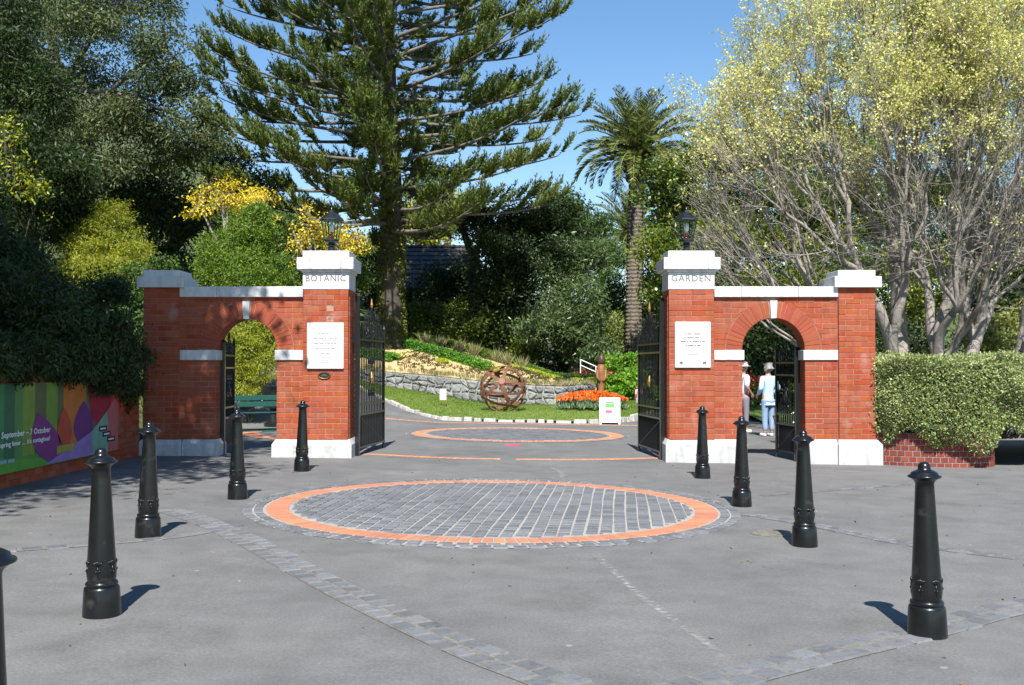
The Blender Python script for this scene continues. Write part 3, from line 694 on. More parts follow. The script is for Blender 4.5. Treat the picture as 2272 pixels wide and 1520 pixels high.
# ---------------------------------------------------------------- iron gates
def iron_gate(name, label, hinge, tip, zb, rails, ztop, crown, nbars, post_h, ornate=True, hs=0):
    h = np.array(hinge); t = np.array(tip); Lg = float(np.linalg.norm(t - h)); az = math.atan2(t[1] - h[1], t[0] - h[0])
    g = thing(name, label, 'gate', (h[0], h[1], float(G(*h))), az, 'open iron gates')
    b = MB(); b.box(-.035, .035, -.035, .035, 0, post_h); b.frustum(-.045, .045, -.045, .045, post_h, post_h + .05, .03); b.build('hinge_post', m_iron, g)
    b = MB(); b.box(Lg - .045, Lg, -.02, .02, zb, ztop + .18); b.lathe([(.02, 0), (.03, .03), (.018, .06), (.002, .11)], 10, (Lg - .022, 0, ztop + .18)); b.build('lock_stile', m_iron, g)
    for z in rails:
        b = MB(); b.box(.035, Lg - .045, -.016, .016, z - .016, z + .016); b.build('rail', m_iron, g)
    for k in range(nbars):
        x = .05 + (Lg - .11) * (k + .7) / (nbars + .4); u = x / Lg
        top = ztop + crown * math.sin(math.pi * min(1, u * 1.0)) ** 1.5 + (.06 if k % 2 else 0)
        b = MB(); b.tube([(x, 0, zb + .02), (x, 0, top)], .012, 6)
        b.tube([(x, 0, top), (x, 0, top + .03), (x, 0, top + .13)], [.008, .020, .001], 6); b.build('bar', m_iron, g)
    # lower dog bars between the main ones
    for k in range(nbars - 1):
        x = .05 + (Lg - .11) * (k + 1.2) / (nbars + .4)
        b = MB(); b.tube([(x, 0, zb + .02), (x, 0, rails[1] if len(rails) > 2 else .8)], .0095, 5); b.build('dog_bar', m_iron, g)
    if ornate:
        gild = m_gold if Lg > 1.2 else m_iron
        b = MB(); b.tube([(.04, 0, rails[1]), (Lg - .05, 0, zb + .04)], .010, 5); b.build('diagonal_brace', m_iron, g)
        xm = Lg * .5
        for sx in (-1, 1):
            for (cx_, cz_, r) in ((xm + sx * .17, rails[-1] + .14, .10), (xm + sx * .30, rails[-1] + .10, .07), (xm + sx * .10, rails[-2] - .22, .09), (xm + sx * .12, rails[2] + .18, .09)):
                b = MB(); b.tube([(cx_ + r * (1 - q / 34) * math.cos(q * .36 * sx), 0, cz_ + r * (1 - q / 34) * math.sin(q * .36)) for q in range(26)], .011, 5); b.build('scroll', m_iron, g)

        b = MB(); b.lathe([(.005, 0), (.022, .04), (.028, .08), (.014, .15), (.003, .2)], 10, (xm, 0, ztop + crown + .12)); b.build('spear_finial' if gild is m_iron else 'gilt_finial', gild, g)
        b = MB(); b.lathe([(.004, -.14), (.03, -.06), (.045, 0), (.03, .06), (.004, .14)], 10, (xm, 0, (rails[2] + rails[-2]) / 2 - .03)); b.build('boss' if gild is m_iron else 'gilt_boss', gild, g)
    if hs: b = MB(); b.box(-.04, .04, min(hs * .03, hs * .13), max(hs * .03, hs * .13), 1.97, 2.06); b.build('hinge', m_iron, g)
    b = MB(); b.lathe([(.03, 0), (.03, .05), (.02, zb)], 10, (Lg - .03, 0, -float(G(*t) - G(*h)) * 0)); b.build('drop_bolt', m_iron, g)
    return g
RL = [.13, .71, .89, 1.87, 2.03]
iron_gate('iron_gate', 'tall black iron gate leaf hung on the BOTANIC pillar, swung open', (gx(793) * 1.02, 17.98), (at(852, 900, 19.8)[0], 19.8), .10, RL, 2.06, .42, 15, 2.78, hs=1)
iron_gate('iron_gate', 'tall black iron gate leaf hung on the GARDEN pillar, swung open', (gx(1469) * 1.02, 17.98), (at(1417, 900, 19.8)[0], 19.8), .10, RL, 2.06, .42, 15, 2.78, hs=-1)
R2 = [.14, .62, .80, 1.50, 1.72]
iron_gate('side_gate', 'narrow black iron gate open in the shaded side arch', (-5.03, 17.98), (-5.09, 18.92), .10, R2, 1.78, .06, 8, 1.95, True)
iron_gate('side_gate', 'narrow black iron gate open in the sunlit side arch', (4.965, 17.98), (4.83, 18.90), .10, R2, 1.78, .06, 8, 1.95, True)

# ---------------------------------------------------------------- bollards
def bollard_proto():
    t = thing('bollard', '', 'bollard', (0, 0, 0), 0, 'cast iron bollards around the forecourt')
    b = MB(); b.lathe([(.116, -.02), (.116, .02), (.113, .08), (.108, .165), (.104, .178), (.094, .186)], 40); smooth_by_angle(b.build('base', m_bollard, t))
    b = MB(); b.lathe([(.090, .180), (.097, .190), (.099, .200), (.095, .210), (.086, .216)], 40); smooth_by_angle(b.build('ring', m_bollard, t), 70)
    b = MB(); b.lathe([(.082, .212), (.088, .235), (.0895, .28), (.086, .34), (.078, .48), (.068, .65), (.058, .85), (.0545, .915), (.058, .930)], 40); sh = smooth_by_angle(b.build('shaft', m_bollard, t), 70)
    b = MB(); b.lathe([(.056, .922), (.062, .935), (.078, .948), (.096, .955), (.099, .961), (.096, .967), (.082, .973), (.078, .984), (.060, .994), (.046, 1.000), (.038, 1.005), (.038, 1.020), (.033, 1.036), (.020, 1.047), (.004, 1.051)], 40); smooth_by_angle(b.build('cap', m_bollard, t), 60)
    for k in range(6):                       # raised flower sprays round the foot of the shaft
        b = MB(); a0 = k * math.pi / 3 + .2
        def sp(da, z, r): a = a0 + da; return (r * math.cos(a), r * math.sin(a), z)
        for q in np.linspace(-1, 1, 7):
            e = .034 * (1 - .25 * abs(q))
            b.tube([sp(q * .10, .318, .0875), sp(q * .26, .318 + e * .7, .0885), sp(q * .34, .318 + e, .086)], [.003, .0065, .002], 5)
        b.tube([sp(0, .318, .088), sp(.03, .285, .0895), sp(.0, .250, .0895)], [.004, .003, .002], 5)
        for s_ in (-1, 1): b.tube([sp(0, .27, .089), sp(s_ * .14, .288, .091), sp(s_ * .24, .282, .089)], [.002, .006, .001], 5)
        b.build('flower_relief', m_bollard, sh, smooth=True)
    return t
bp_ = bollard_proto(); ordn = ['nearest', 'second', 'third', 'fourth', 'fifth']
first = True
for nm, pts in (('BOTANIC', [(-3.12, 15.35), (-3.22, 12.15), (-3.32, 9.45), (-2.58, 6.53), (-1.675, 3.28)]), ('GARDEN', [(2.78, 15.1), (2.68, 12.08), (2.66, 9.42), (2.52, 6.30)])):
    for k, (x, y) in enumerate(pts):
        o = bp_ if first else copy_tree(bp_); first = False
        o.location = (x, y, float(G(x, y))); o.rotation_euler = (rnd.uniform(-.012, .012), rnd.uniform(-.012, .012), rnd.uniform(0, 6))
        o['label'] = 'black cast iron bollard, %s in the row from the %s pillar' % (ordn[k] if k else 'closest', nm)

# ---------------------------------------------------------------- foliage tools
def leaf_mesh(name, P, D, Ln, W, attr, rg=rng, fold=.0):
    """diamond leaves: P base points, D directions, Ln lengths, W widths"""
    n = len(P); D = nrm(D); r = rg.normal(size=(n, 3)); S = nrm(np.cross(D, r)); Ln = np.broadcast_to(Ln, (n,))[:, None]; W = np.broadcast_to(W, (n,))[:, None]
    V = np.empty((n, 4, 3)); V[:, 0] = P; V[:, 1] = P + D * Ln * .45 + S * W * .5; V[:, 2] = P + D * Ln; V[:, 3] = P + D * Ln * .45 - S * W * .5
    if fold: V[:, 2] += rg.normal(0, fold, (n, 3)) * Ln
    return np_mesh(name, V.reshape(-1, 3), np.arange(4 * n).reshape(n, 4), attr)
def lobe_clumps(lobes, ncl, shell=.55, rg=rng):
    """clump centres spread through the outer part of ellipsoid lobes"""
    Lb = np.array(lobes, float); w = (Lb[:, 3] * Lb[:, 4] * Lb[:, 5]) ** (2 / 3); w /= w.sum()
    k = rg.choice(len(Lb), ncl, p=w); d = nrm(rg.normal(size=(ncl, 3))); r = (shell ** 3 + (1 - shell ** 3) * rg.random(ncl)) ** (1 / 3)
    return Lb[k, :3] + d * r[:, None] * Lb[k, 3:], d
def foliage(C, d, per, spread, ln, w, droop=0, outw=.6, flat=1.0, clump_var=.6, rg=rng):
    n = len(C); k = np.repeat(np.arange(n), per)
    s = np.broadcast_to(spread, (n,))[k][:, None]
    off = rg.normal(size=(n * per, 3)) * s; off[:, 2] *= flat
    D = rg.normal(size=(n * per, 3)) + outw * d[k] * 1.5; D[:, 2] -= droop
    cv = rg.random(n)[k]; a = np.clip(clump_var * cv + (1 - clump_var) * rg.random(n * per), 0, 1)
    return C[k] + off, D, ln * rg.uniform(.6, 1.3, n * per), w * rg.uniform(.7, 1.2, n * per), a
def limb(p, q, rise=.3, n=6, wob=.05):
    p = np.array(p, float); q = np.array(q, float); t = np.linspace(0, 1, n)[:, None]; m = (p + q) / 2 + np.array([0, 0, rise * np.linalg.norm(q - p) * .5])
    P = (1 - t) ** 2 * p + 2 * t * (1 - t) * m + t * t * q
    P[1:-1] += rng.normal(0, wob * np.linalg.norm(q - p) / n, (n - 2, 3)); return P
def PL(px, py, Y, rpx, rpy, ry=None):
    """an ellipsoid lobe at a place of the view, Y metres off; radii given in the photograph's pixels"""
    c = at(px, py, Y); k = Y / FOC; rx = rpx * k; rz = rpy * k
    return [c[0], c[1], c[2], rx, ry if ry else (rx + rz) * .45, rz]
def tree(name, label, lobes, base, trunk_r, m_leaf, m_bark, ncl, per, spread, ln, w, droop=0, outw=.6, flat=.7, shell=.5, cat='tree', branches=14, group=None, clump_var=.6, boughs=13):
    bx, by = base; bz = float(terrain_h(bx, by)); org = np.array([bx, by, bz])
    t = thing(name, label, cat, org, 0, group)
    lb = np.array(lobes, float); lb[:, :3] -= org
    sub_l = []
    for l in lb:                             # each lobe is a cluster of smaller boughs with gaps between
        k = max(5, int(boughs)); dd = nrm(rng.normal(size=(k, 3))); rr = rng.uniform(.45, .95, k)[:, None]; f = rng.uniform(.26, .46, (k, 1)) * rng.uniform(.8, 1.2, (k, 3)) * [1, 1, .8]
        sub_l += np.hstack([l[:3] + dd * rr * l[3:], np.maximum(f * l[3:], .12)]).tolist()
    C, d = lobe_clumps(sub_l, ncl, shell)
    keep = C[:, 2] > .05; C, d = C[keep], d[keep]
    me = leaf_mesh('crown', *foliage(C, d, per, spread, ln, w, droop, outw, flat, clump_var))
    obj('crown', me, m_leaf, t)
    if trunk_r:
        T = Tubes(); top = lb[np.argmax(lb[:, 2])]
        n = 9; z = np.linspace(0, 1, n)[:, None]; P = np.array([0, 0, -.2]) * (1 - z) + np.array([top[0], top[1], top[2]]) * z
        P[:, 0] += .12 * np.sin(z[:, 0] * 5) ; T.add(P, trunk_r * (1.15 - .85 * z[:, 0]), 8)
        for l in lb:
            i = rnd.randrange(2, 6); q = P[i]; T.add(limb(q, l[:3], .2), np.linspace(trunk_r * .45, trunk_r * .15, 6), 5)
        pk = rng.choice(len(C), min(branches, len(C)), replace=False)
        for i in pk:
            l = lb[np.argmin(np.linalg.norm(lb[:, :3] - C[i], axis=1))]; T.add(limb(l[:3], C[i], .15), np.linspace(trunk_r * .18, trunk_r * .04, 6), 4)
        obj('trunk', T.mesh('trunk'), m_bark, t)
    return t

# ---------------------------------------------------------------- left boundary wall, banner
def left_wall():
    x0 = -6.30; ya, yb = 6.0, 17.45; org = (x0, 12, 0.08)
    g = thing('boundary_wall', 'dark red brick boundary wall in shade behind the banner', 'wall', org)
    b = MB(org); b.box(x0 - .3, x0 - .008, ya, yb, -.05, 1.58); b.build('wall_core', m_mortar, g)
    b = MB(org); stuff_face(b, (x0, ya), (0, 1), yb - ya, .08, 1.58, 17, (1, 0)); struct(b.build('brick_courses', m_brick_s, g), None, 'stuff')
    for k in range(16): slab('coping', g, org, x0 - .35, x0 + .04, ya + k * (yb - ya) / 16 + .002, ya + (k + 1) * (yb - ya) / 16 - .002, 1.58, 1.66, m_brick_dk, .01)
    return g
left_wall()
def flat(c, rough=.6): return mat('print', [tuple(q * .62 for q in c), tuple(q * .85 for q in c)], rough=rough, scale=5, detail=8)  # colours dimmed to paint in the deep shade over the banner; poster shares this
def banner():
    xb = -6.24; y0, y1, z0, z1 = 9.2, 16.2, .27, 1.38; org = (xb, y0, z0)
    t = thing('event_banner', 'printed spring festival banner with tulip petals hung along the brick wall', 'banner', org)
    def layer(name, pts, lev, colr):
        b = MB(org); b.poly(pts, xb + .0015 * lev, xb + .0015 * lev + .0012, 'x'); return b.build(name, flat(colr), t)
    layer('banner_sheet', [(y0, z0), (y1, z0), (y1, z1), (y0, z1)], 0, (.10, .32, .05))
    def pt(u, v):  # u: photo x 0..262 ; v: 0 bottom .. 1 top
        px = u; y = 6.24 * FOC / (1136 - px); return (y, z0 + (z1 - z0) * v)
    cols = [(.22, .38, .05), (.12, .16, .06), (.17, .36, .04), (.10, .15, .06), (.05, .22, .09), (.04, .28, .10), (.02, .17, .08), (.08, .30, .08)]
    us = [-500, -380, -260, -160, -80, -30, 10, 34, 52, 78, 104, 128, 160, 190, 215, 262]
    for i, (a, c) in enumerate(zip(us[:-1], us[1:])): layer('stripe', [pt(a, .16), pt(c, .16), pt(c, 1), pt(a, 1)], 1, cols[i % len(cols)])
    layer('lower_swash', [pt(-500, 0), pt(110, 0), pt(100, .1), pt(40, .13), pt(-20, .2), pt(-500, .26)], 2, (.12, .42, .05))
    def petal(u0, v0, w, h, lean, colr, lev):
        P = []
        for s in np.linspace(0, 1, 12): P.append(pt(u0 + lean * s - w * math.sin(math.pi * s ** .8) ** .8 * .5, min(1, v0 + h * s)))
        for s in np.linspace(1, 0, 12)[1:-1]: P.append(pt(u0 + lean * s + w * math.sin(math.pi * s ** .8) ** .8 * .5, min(1, v0 + h * s)))
        layer('petal', P, lev, colr)
    petal(164, .10, 50, 1.7, 4, (.62, .20, .03), 3); petal(225, .30, 54, 1.4, -6, (.42, .015, .06), 3); petal(255, .45, 26, .5, 6, (.62, .05, .03), 4)
    petal(186, .16, 44, .58, 0, (.16, .03, .22), 4); petal(146, .16, 32, .52, -4, (.55, .07, .03), 5); petal(118, .02, 60, .62, -32, (.24, .03, .24), 5)
    layer('corner_panel', [pt(100, .01), pt(262, .01), pt(262, .84), pt(235, .55), pt(205, .33), pt(168, .20), pt(130, .09)], 6, (.36, .24, .62))
    layer('corner_panel', [pt(205, .01), pt(240, .01), pt(238, .58), pt(205, .33)], 7, (.20, .48, .36)); layer('corner_panel', [pt(240, .01), pt(262, .01), pt(262, .84), pt(238, .58)], 7, (.62, .16, .16))
    P = [pt(126 + 38 * s, .10 + .03 * math.sin(s * 3)) for s in np.linspace(0, 1, 6)] + [pt(164 - 38 * s, .21) for s in np.linspace(0, 1, 6)]
    layer('petal_fringe', P, 8, (.45, .42, .06))
    for (u, v) in ((228, .34), (236, .26), (246, .18)):
        q = layer('sponsor_plate', [pt(u - 9, v - .035), pt(u + 9, v - .035), pt(u + 9, v + .035), pt(u - 9, v + .035)], 9, (.03, .03, .035))
        b = MB(org); y = pt(u - 6, v)[0]; b.box(xb + .0155, xb + .0165, y, pt(u + 6, v)[0], z0 + (z1 - z0) * v - .012, z0 + (z1 - z0) * v + .012); b.build('sponsor_name', m_white, q)
    wt = mat('white_print', [(.75, .78, .75)], rough=.6)
    for body, size, yy, v in (('21 September \u2013 7 October', .105, 13.93, .40), ("spring fever \u2026 it's contagious!", .085, 13.93, .30)):
        me = text_mesh(body, size, .0005, align='RIGHT', squash=1.3, bold=.002); me.materials.append(wt)
        obj('lettering', me, None, t, (.0185, yy - y0, (z1 - z0) * v), (R(90), 0, R(90)))
    b = MB(org)
    for k, (a, c) in enumerate(((12.2, 12.42), (12.45, 12.75), (12.78, 12.95))): b.box(xb + .0135, xb + .0145, a, c, z0 + .13, z0 + .17)
    b.build('web_address', flat((.30, .55, .60)), t)
    return t
banner()

# ---------------------------------------------------------------- curved planter with clipped hedge on the right
def planter():
    org = (7.4, 17.6, -.1); g = thing('brick_planter', 'curved red brick planter wall below the clipped hedge', 'planter', org)
    pts = smooth_curve([(6.10, 17.78), (6.7, 17.42), (7.4, 17.28), (7.95, 17.36), (8.28, 17.75), (8.36, 18.3)], 80); L = np.r_[0, np.cumsum(np.linalg.norm(np.diff(pts, axis=0), axis=1))]
    inn = smooth_curve([(6.10, 18.05), (6.75, 17.68), (7.4, 17.54), (7.8, 17.62), (8.03, 17.9), (8.1, 18.3)], 80)
    zb, zt = -.12, .46
    n = len(pts); V = [(*p, zb) for p in pts] + [(*p, zt) for p in pts] + [(*p, zt) for p in inn] + [(*p, zb) for p in inn]
    T0 = nrm(np.gradient(pts, axis=0)); 
    for i in range(n):
        for k in (0, 1): V[k * n + i] = (pts[i][0] - T0[i][1] * .008, pts[i][1] + T0[i][0] * .008, (zb, zt)[k])
    Fc = [(k * n + i, k * n + i + 1, (k + 1) * n + i + 1, (k + 1) * n + i) for k in range(3) for i in range(n - 1)]
    b = MB(org); b.add(V, Fc); b.build('wall_core', m_mortar_l, g)
    rows = 6; ch = (zt - .0 - zb) / rows; bl = .125
    for r in range(rows):
        s = (r % 2) * bl / 2 - bl
        while s < L[-1] - .05:
            ln = bl; sm = s + ln / 2; s += ln
            if sm < .06 or sm > L[-1] - .06: continue
            p = np.array([np.interp(sm, L, pts[:, 0]), np.interp(sm, L, pts[:, 1])]); i = min(int(np.searchsorted(L, sm)), n - 1); t = T0[i]
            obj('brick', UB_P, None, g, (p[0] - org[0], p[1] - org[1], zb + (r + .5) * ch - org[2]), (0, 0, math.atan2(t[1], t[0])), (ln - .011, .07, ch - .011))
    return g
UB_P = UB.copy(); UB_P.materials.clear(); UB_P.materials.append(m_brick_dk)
planter()
b = MB(); V = [(p[0], p[1], .40) for p in smooth_curve([(6.15, 18.0), (6.75, 17.66), (7.4, 17.52), (7.82, 17.6), (8.05, 17.9), (8.1, 18.3)], 20)] + [(8.1, 24, .40), (6.2, 24, .40)]
b.add(V, [tuple(range(len(V)))]); struct(b.build('planter_soil', mat('dark_soil', [(.03, .022, .015), (.06, .045, .03)], rough=.95, scale=12, bump=.8)), 'dark soil in the planter')
m_hedge = mat('hedge_leaf', [(.26, .32, .11), (.37, .42, .18)], rough=.45, scale=1.2, detail=3, rv=.50, rh=.025, rs=.30, src='attr', trans=.2, spec=.4)
def box_hedge():
    """clipped pittosporum hedge: bulging front that follows the planter, ragged underside"""
    org = np.array([7.6, 18.2, .4]); t = thing('clipped_hedge', 'clipped grey green variegated hedge overhanging the curved brick planter', 'hedge', org)
    crv = smooth_curve([(6.22, 18.0), (6.30, 17.45), (6.8, 17.12), (7.5, 17.02), (8.3, 17.12), (9.2, 17.5), (11.0, 18.3), (14, 19.4)], 400)
    Tn = nrm(np.gradient(crv, axis=0)); Nn = np.stack([Tn[:, 1], -Tn[:, 0]], 1)
    n = 62000; i = rng.integers(0, len(crv), n); z = rng.random(n)
    bot = .30 + .12 * np.sin(crv[i, 0] * 3.1) + .10 * np.sin(crv[i, 0] * 7.7 + 1) + .14 * sst(8.0, 8.4, crv[i, 0]) - .26 * sst(8.7, 9.4, crv[i, 0]); top = 1.72 + .05 * np.sin(crv[i, 0] * 4) + .03 * np.sin(crv[i, 0] * 11)
    zz = bot + (top - bot) * z
    bul = .05 * np.sin(crv[i, 0] * 5 + zz * 2) + .06 * np.sin(zz * 6 + crv[i, 0] * 2.3) + .04 * np.sin(crv[i, 0] * 13) - .16 * (np.abs(z - .5) * 2) ** 4
    gap = np.exp(-((crv[i, 0] - 8.28) / .22) ** 2 - ((zz - .92) / .22) ** 2)
    dep = -np.abs(rng.normal(0, .045, n)) + .7 * bul - .14 * gap
    P1 = np.c_[crv[i] + Nn[i] * dep[:, None], zz]; D1 = rng.normal(size=(n, 3)) + np.c_[Nn[i], np.full(n, .35)] * 1.1
    m_ = 24000; x = rng.uniform(6.2, 14, m_); yf = np.interp(x, crv[60:, 0], crv[60:, 1]); y = yf + rng.random(m_) ** 1.3 * 2.6
    P2 = np.c_[x, y, 1.70 + .05 * np.sin(x * 4) + .04 * np.sin(y * 6 + x * 3) + rng.normal(0, .025, m_)]; D2 = rng.normal(size=(m_, 3)) + np.array([0, 0, 1.1])
    k = 5000; yl = rng.uniform(17.5, 19.4, k); P3 = np.c_[6.22 + rng.normal(0, .05, k), yl, rng.uniform(.45, 1.72, k)]; D3 = rng.normal(size=(k, 3)) + np.array([-1, 0, .3])
    P = np.concatenate([P1, P2, P3]) - org; D = np.concatenate([D1, D2, D3]); q = len(P)
    cell = np.sin(P[:, 0] * 9 + P[:, 2] * 7) * np.sin(P[:, 1] * 8 - P[:, 2] * 9) * .5 + .5
    obj('leaves', leaf_mesh('leaves', P, D, .052 * rng.uniform(.6, 1.3, q), .028 * rng.uniform(.7, 1.2, q), np.clip(.25 * cell + .75 * rng.random(q), 0, 1)), m_hedge, t)
    T = Tubes()
    for k in range(260):
        i = rnd.randrange(20, 300); p = crv[i] - Nn[i] * .6; q_ = crv[i] - Nn[i] * .08 + Tn[i] * rnd.uniform(-.4, .4)
        T.add(limb((p[0] - org[0], p[1] - org[1], -.05), (q_[0] - org[0], q_[1] - org[1], rnd.uniform(.1, 1.2)), .1), np.linspace(.018, .004, 6), 4)
    obj('stems', T.mesh('stems'), m_bark_dark, t)
    # near-black solid core blocks light; its colour holds the hedge's inner shade
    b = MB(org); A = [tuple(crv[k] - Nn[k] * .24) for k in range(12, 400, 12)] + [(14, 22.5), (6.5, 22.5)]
    b.poly(A, .62, 1.60, 'z'); b.build('shade_core', mat('hedge_inner_shade', [(.008, .012, .005), (.025, .03, .01)], rough=.95, scale=20, bump=1, bscale=40, dist=.05), t)
box_hedge()

# ---------------------------------------------------------------- lawn, kerb, stone wall, planted bank
kerb = smooth_curve([tuple(at(px, py, Y)) for px, py, Y in ((770, 862, 38.5), (800, 873, 37), (855, 893, 34), (900, 908, 32.3), (960, 924, 30.7), (1000, 931, 29.9), (1100, 935, 29.5), (1200, 936, 29.3), (1330, 936, 29.3), (1400, 925, 30.8), (1450, 910, 33))], 140)
kerb[:, 2] = np.maximum(kerb[:, 2], G(kerb[:, 0], kerb[:, 1]) + .06)
wbase = smooth_curve([tuple(at(px, py, Y)) for px, py, Y in ((790, 845, 38.6), (850, 857, 38), (950, 873, 37.2), (1060, 892, 36.3), (1150, 898, 36), (1250, 898, 36), (1330, 893, 37), (1400, 888, 38), (1450, 885, 39))], 140)
def strip_mesh(name, A, B, n, sag=0, noise=0):
    t = np.linspace(0, 1, n)[:, None, None]; V = (1 - t) * A[None] + t * B[None]
    V[..., 2] += sag * np.sin(np.pi * t[..., 0])
    if noise: V[1:-1, :, 2] += rng.normal(0, noise, V[1:-1, :, 2].shape)
    m_ = A.shape[0]; i = (np.arange(n - 1)[:, None] * m_ + np.arange(m_ - 1)[None]).ravel()
    return np_mesh(name, V.reshape(-1, 3), np.stack([i, i + 1, i + 1 + m_, i + m_], -1), smooth=True)
struct(obj('lawn', strip_mesh('lawn', kerb + [0, .05, 0], wbase + [0, .1, -.02], 24, .06, .006), m_grass), 'mown lawn sloping up to the stone wall')
def blades(surf_pts, n, h, w, spread=(0.06, .06, 0)):
    i = rng.integers(0, len(surf_pts), n); P = surf_pts[i] + rng.normal(size=(n, 3)) * spread; D = rng.normal(0, .45, (n, 3)) + [0, 0, 1]
    return P, D, h * rng.uniform(.5, 1.3, n), np.full(n, w), rng.random(n)
tt = rng.random(36000)[:, None]; ii = rng.integers(0, 140, 36000); LP = (1 - tt) * kerb[ii] + tt * wbase[ii]; LP[:, 2] += .06 * np.sin(np.pi * tt[:, 0])
m_blade = leafmat('grass_blade', [(.11, .18, .02), (.18, .26, .035)], rv=.3, trans=.3)
struct(obj('lawn_grass', leaf_mesh('lawn_grass', *blades(LP, 36000, .05, .014)), m_blade), 'short lawn grass around the steel sphere', 'stuff')
kg = thing('lawn_kerb', 'low kerb of rough pale stones edging the lawn', 'kerb', kerb[70] - [0, 0, .1])
Lk = np.r_[0, np.cumsum(np.linalg.norm(np.diff(kerb, axis=0), axis=1))]; s = .0; org = kerb[70] - [0, 0, .1]
while s < Lk[-1] - .4:
    ln = rnd.uniform(.24, .5); sm = s + ln / 2; p = np.array([np.interp(sm, Lk, kerb[:, k]) for k in range(3)]); i = min(int(np.searchsorted(Lk, sm)), 138); t = kerb[i + 1] - kerb[i]
    b = MB(); h = rnd.uniform(.10, .16); b.frustum(-ln / 2 + .012, ln / 2 - .012, -.09, .09, -.22, h - .10, .02 + rnd.uniform(0, .02), .03)
    b.build('kerb_stone', m_kerb, kg, loc=tuple(p - org), rot=(rnd.uniform(-.05, .05), -math.atan2(t[2], math.hypot(t[0], t[1])), math.atan2(t[1], t[0]) + rnd.uniform(-.06, .06)), bevel=.012); s += ln

def stone_wall():
    W = wbase[:]; sel = smooth_curve([tuple(q) for q in (at(790, 845, 38.6), at(850, 857, 38), at(950, 873, 37.2), at(1060, 892, 36.3), at(1150, 898, 36), at(1248, 898, 36), at(1262, 896, 36.6), at(1320, 890, 39.2))], 160)
    top = smooth_curve([tuple(q) for q in (at(790, 818, 38.6), at(850, 825, 38), at(950, 833, 37.2), at(1060, 845, 36.3), at(1150, 853, 36), at(1248, 857, 36), at(1262, 856, 36.6), at(1320, 852, 39.2))], 160)
    org = sel[80]; g = thing('stone_wall', 'grey rubble stone retaining wall between lawn and planted bank', 'wall', org)
    T0 = nrm(np.gradient(sel, axis=0)); Nn = np.c_[T0[:, 1], -T0[:, 0], np.zeros(len(T0))]
    n = len(sel); lo = sel - [0, 0, .3]; bk = top - Nn * .4
    V = np.concatenate([lo - Nn * .03, top - Nn * .03 - [0, 0, .01], bk]); i = np.arange(n - 1)
    obj('wall_core', np_mesh('wall_core', V - org, np.concatenate([np.stack([i + k * n, i + 1 + k * n, i + 1 + (k + 1) * n, i + (k + 1) * n], -1) for k in (0, 1)])), m_mortar_l, g)
    Lw = np.r_[0, np.cumsum(np.linalg.norm(np.diff(sel, axis=0), axis=1))]; nc = int(Lw[-1] / .34); nr = 3
    J = {}
    for a in range(nc + 1):
        for r in range(nr + 1):
            J[a, r] = (a + rnd.uniform(-.42, .42), (r + (rnd.uniform(-.42, .42) if 0 < r < nr else rnd.uniform(-.1, .1))) / nr)
    def P(u, v, out):
        s_ = np.clip(u / nc, 0, 1) * Lw[-1]; f = lambda A: np.array([np.interp(s_, Lw, A[:, k]) for k in range(3)])
        return (1 - v) * f(sel) + v * f(top) + f(Nn) * out
    for a in range(nc):
        for r in range(nr):
            q = np.array([J[a, r], J[a + 1, r], J[a + 1, r + 1], J[a, r + 1]]); mid = q.mean(0); pr = rnd.uniform(.02, .07)
            mids = [(q[k] + q[(k + 1) % 4]) / 2 + (0.10 * (mid - (q[k] + q[(k + 1) % 4]) / 2)) * -rnd.uniform(-.5, .6) for k in range(4)]
            ring = [v_ for k in range(4) for v_ in (q[k] + (mid - q[k]) * .16, mids[k])]
            o1 = [P(mid[0] + (v_[0] - mid[0]) * .93, mid[1] + (v_[1] - mid[1]) * .93, -.04) for v_ in ring]; o2 = [P(mid[0] + (v_[0] - mid[0]) * .88, mid[1] + (v_[1] - mid[1]) * .88, pr * .7) for v_ in ring]
            o3 = [P(mid[0] + (v_[0] - mid[0]) * .55, mid[1] + (v_[1] - mid[1]) * .55, pr + rnd.uniform(-.01, .02)) for v_ in ring]
            b = MB(org); b.add(o1 + o2 + o3, [(j * 8 + k, j * 8 + (k + 1) % 8, (j + 1) * 8 + (k + 1) % 8, (j + 1) * 8 + k) for j in (0, 1) for k in range(8)] + [tuple(16 + k for k in range(8))]); b.build('stone', m_stone, g)
    return top
wtop = stone_wall()
hedge_line = smooth_curve([tuple(at(px, py, Y)) for px, py, Y in ((770, 752, 45), (855, 754, 44.2), (950, 764, 43.6), (1050, 786, 43), (1130, 812, 42), (1190, 835, 41), (1240, 850, 39.8), (1318, 850, 39.6))], 160)
bank = strip_mesh('planted_bank', wtop + [0, .1, .02], hedge_line, 40, .12, .012)
struct(obj('planted_bank', bank, m_soil), 'tan mulched planting bank above the stone wall')
def bank_pt(u, v):
    """u along 0..1, v up the bank 0..1"""
    x = np.asarray(u) * 159; i = np.clip(x.astype(int), 0, 158); f = (x - i)[:, None]; A = (1 - f) * wtop[i] + f * wtop[i + 1]; B = (1 - f) * hedge_line[i] + f * hedge_line[i + 1]
    v = np.asarray(v)[:, None]; P = (1 - v) * A + v * B; P[:, 2] += .12 * np.sin(np.pi * v[:, 0]); return P
m_lime = leafmat('lime_cover', [(.34, .40, .03), (.48, .50, .05)], rv=.25, trans=.2)
m_bedgreen = leafmat('bed_green', [(.07, .22, .02), (.14, .32, .03)], rv=.35)
m_tussock = leafmat('tussock', [(.22, .24, .09), (.42, .38, .20)], rv=.3, trans=.3)
def noise2(u, v, s): return np.sin(u * 17 * s + 2.1 * np.sin(v * 5 * s)) * np.sin(v * 7 * s + 1.7 * np.sin(u * 9 * s)) 
u = rng.random(60000); v = rng.random(60000)
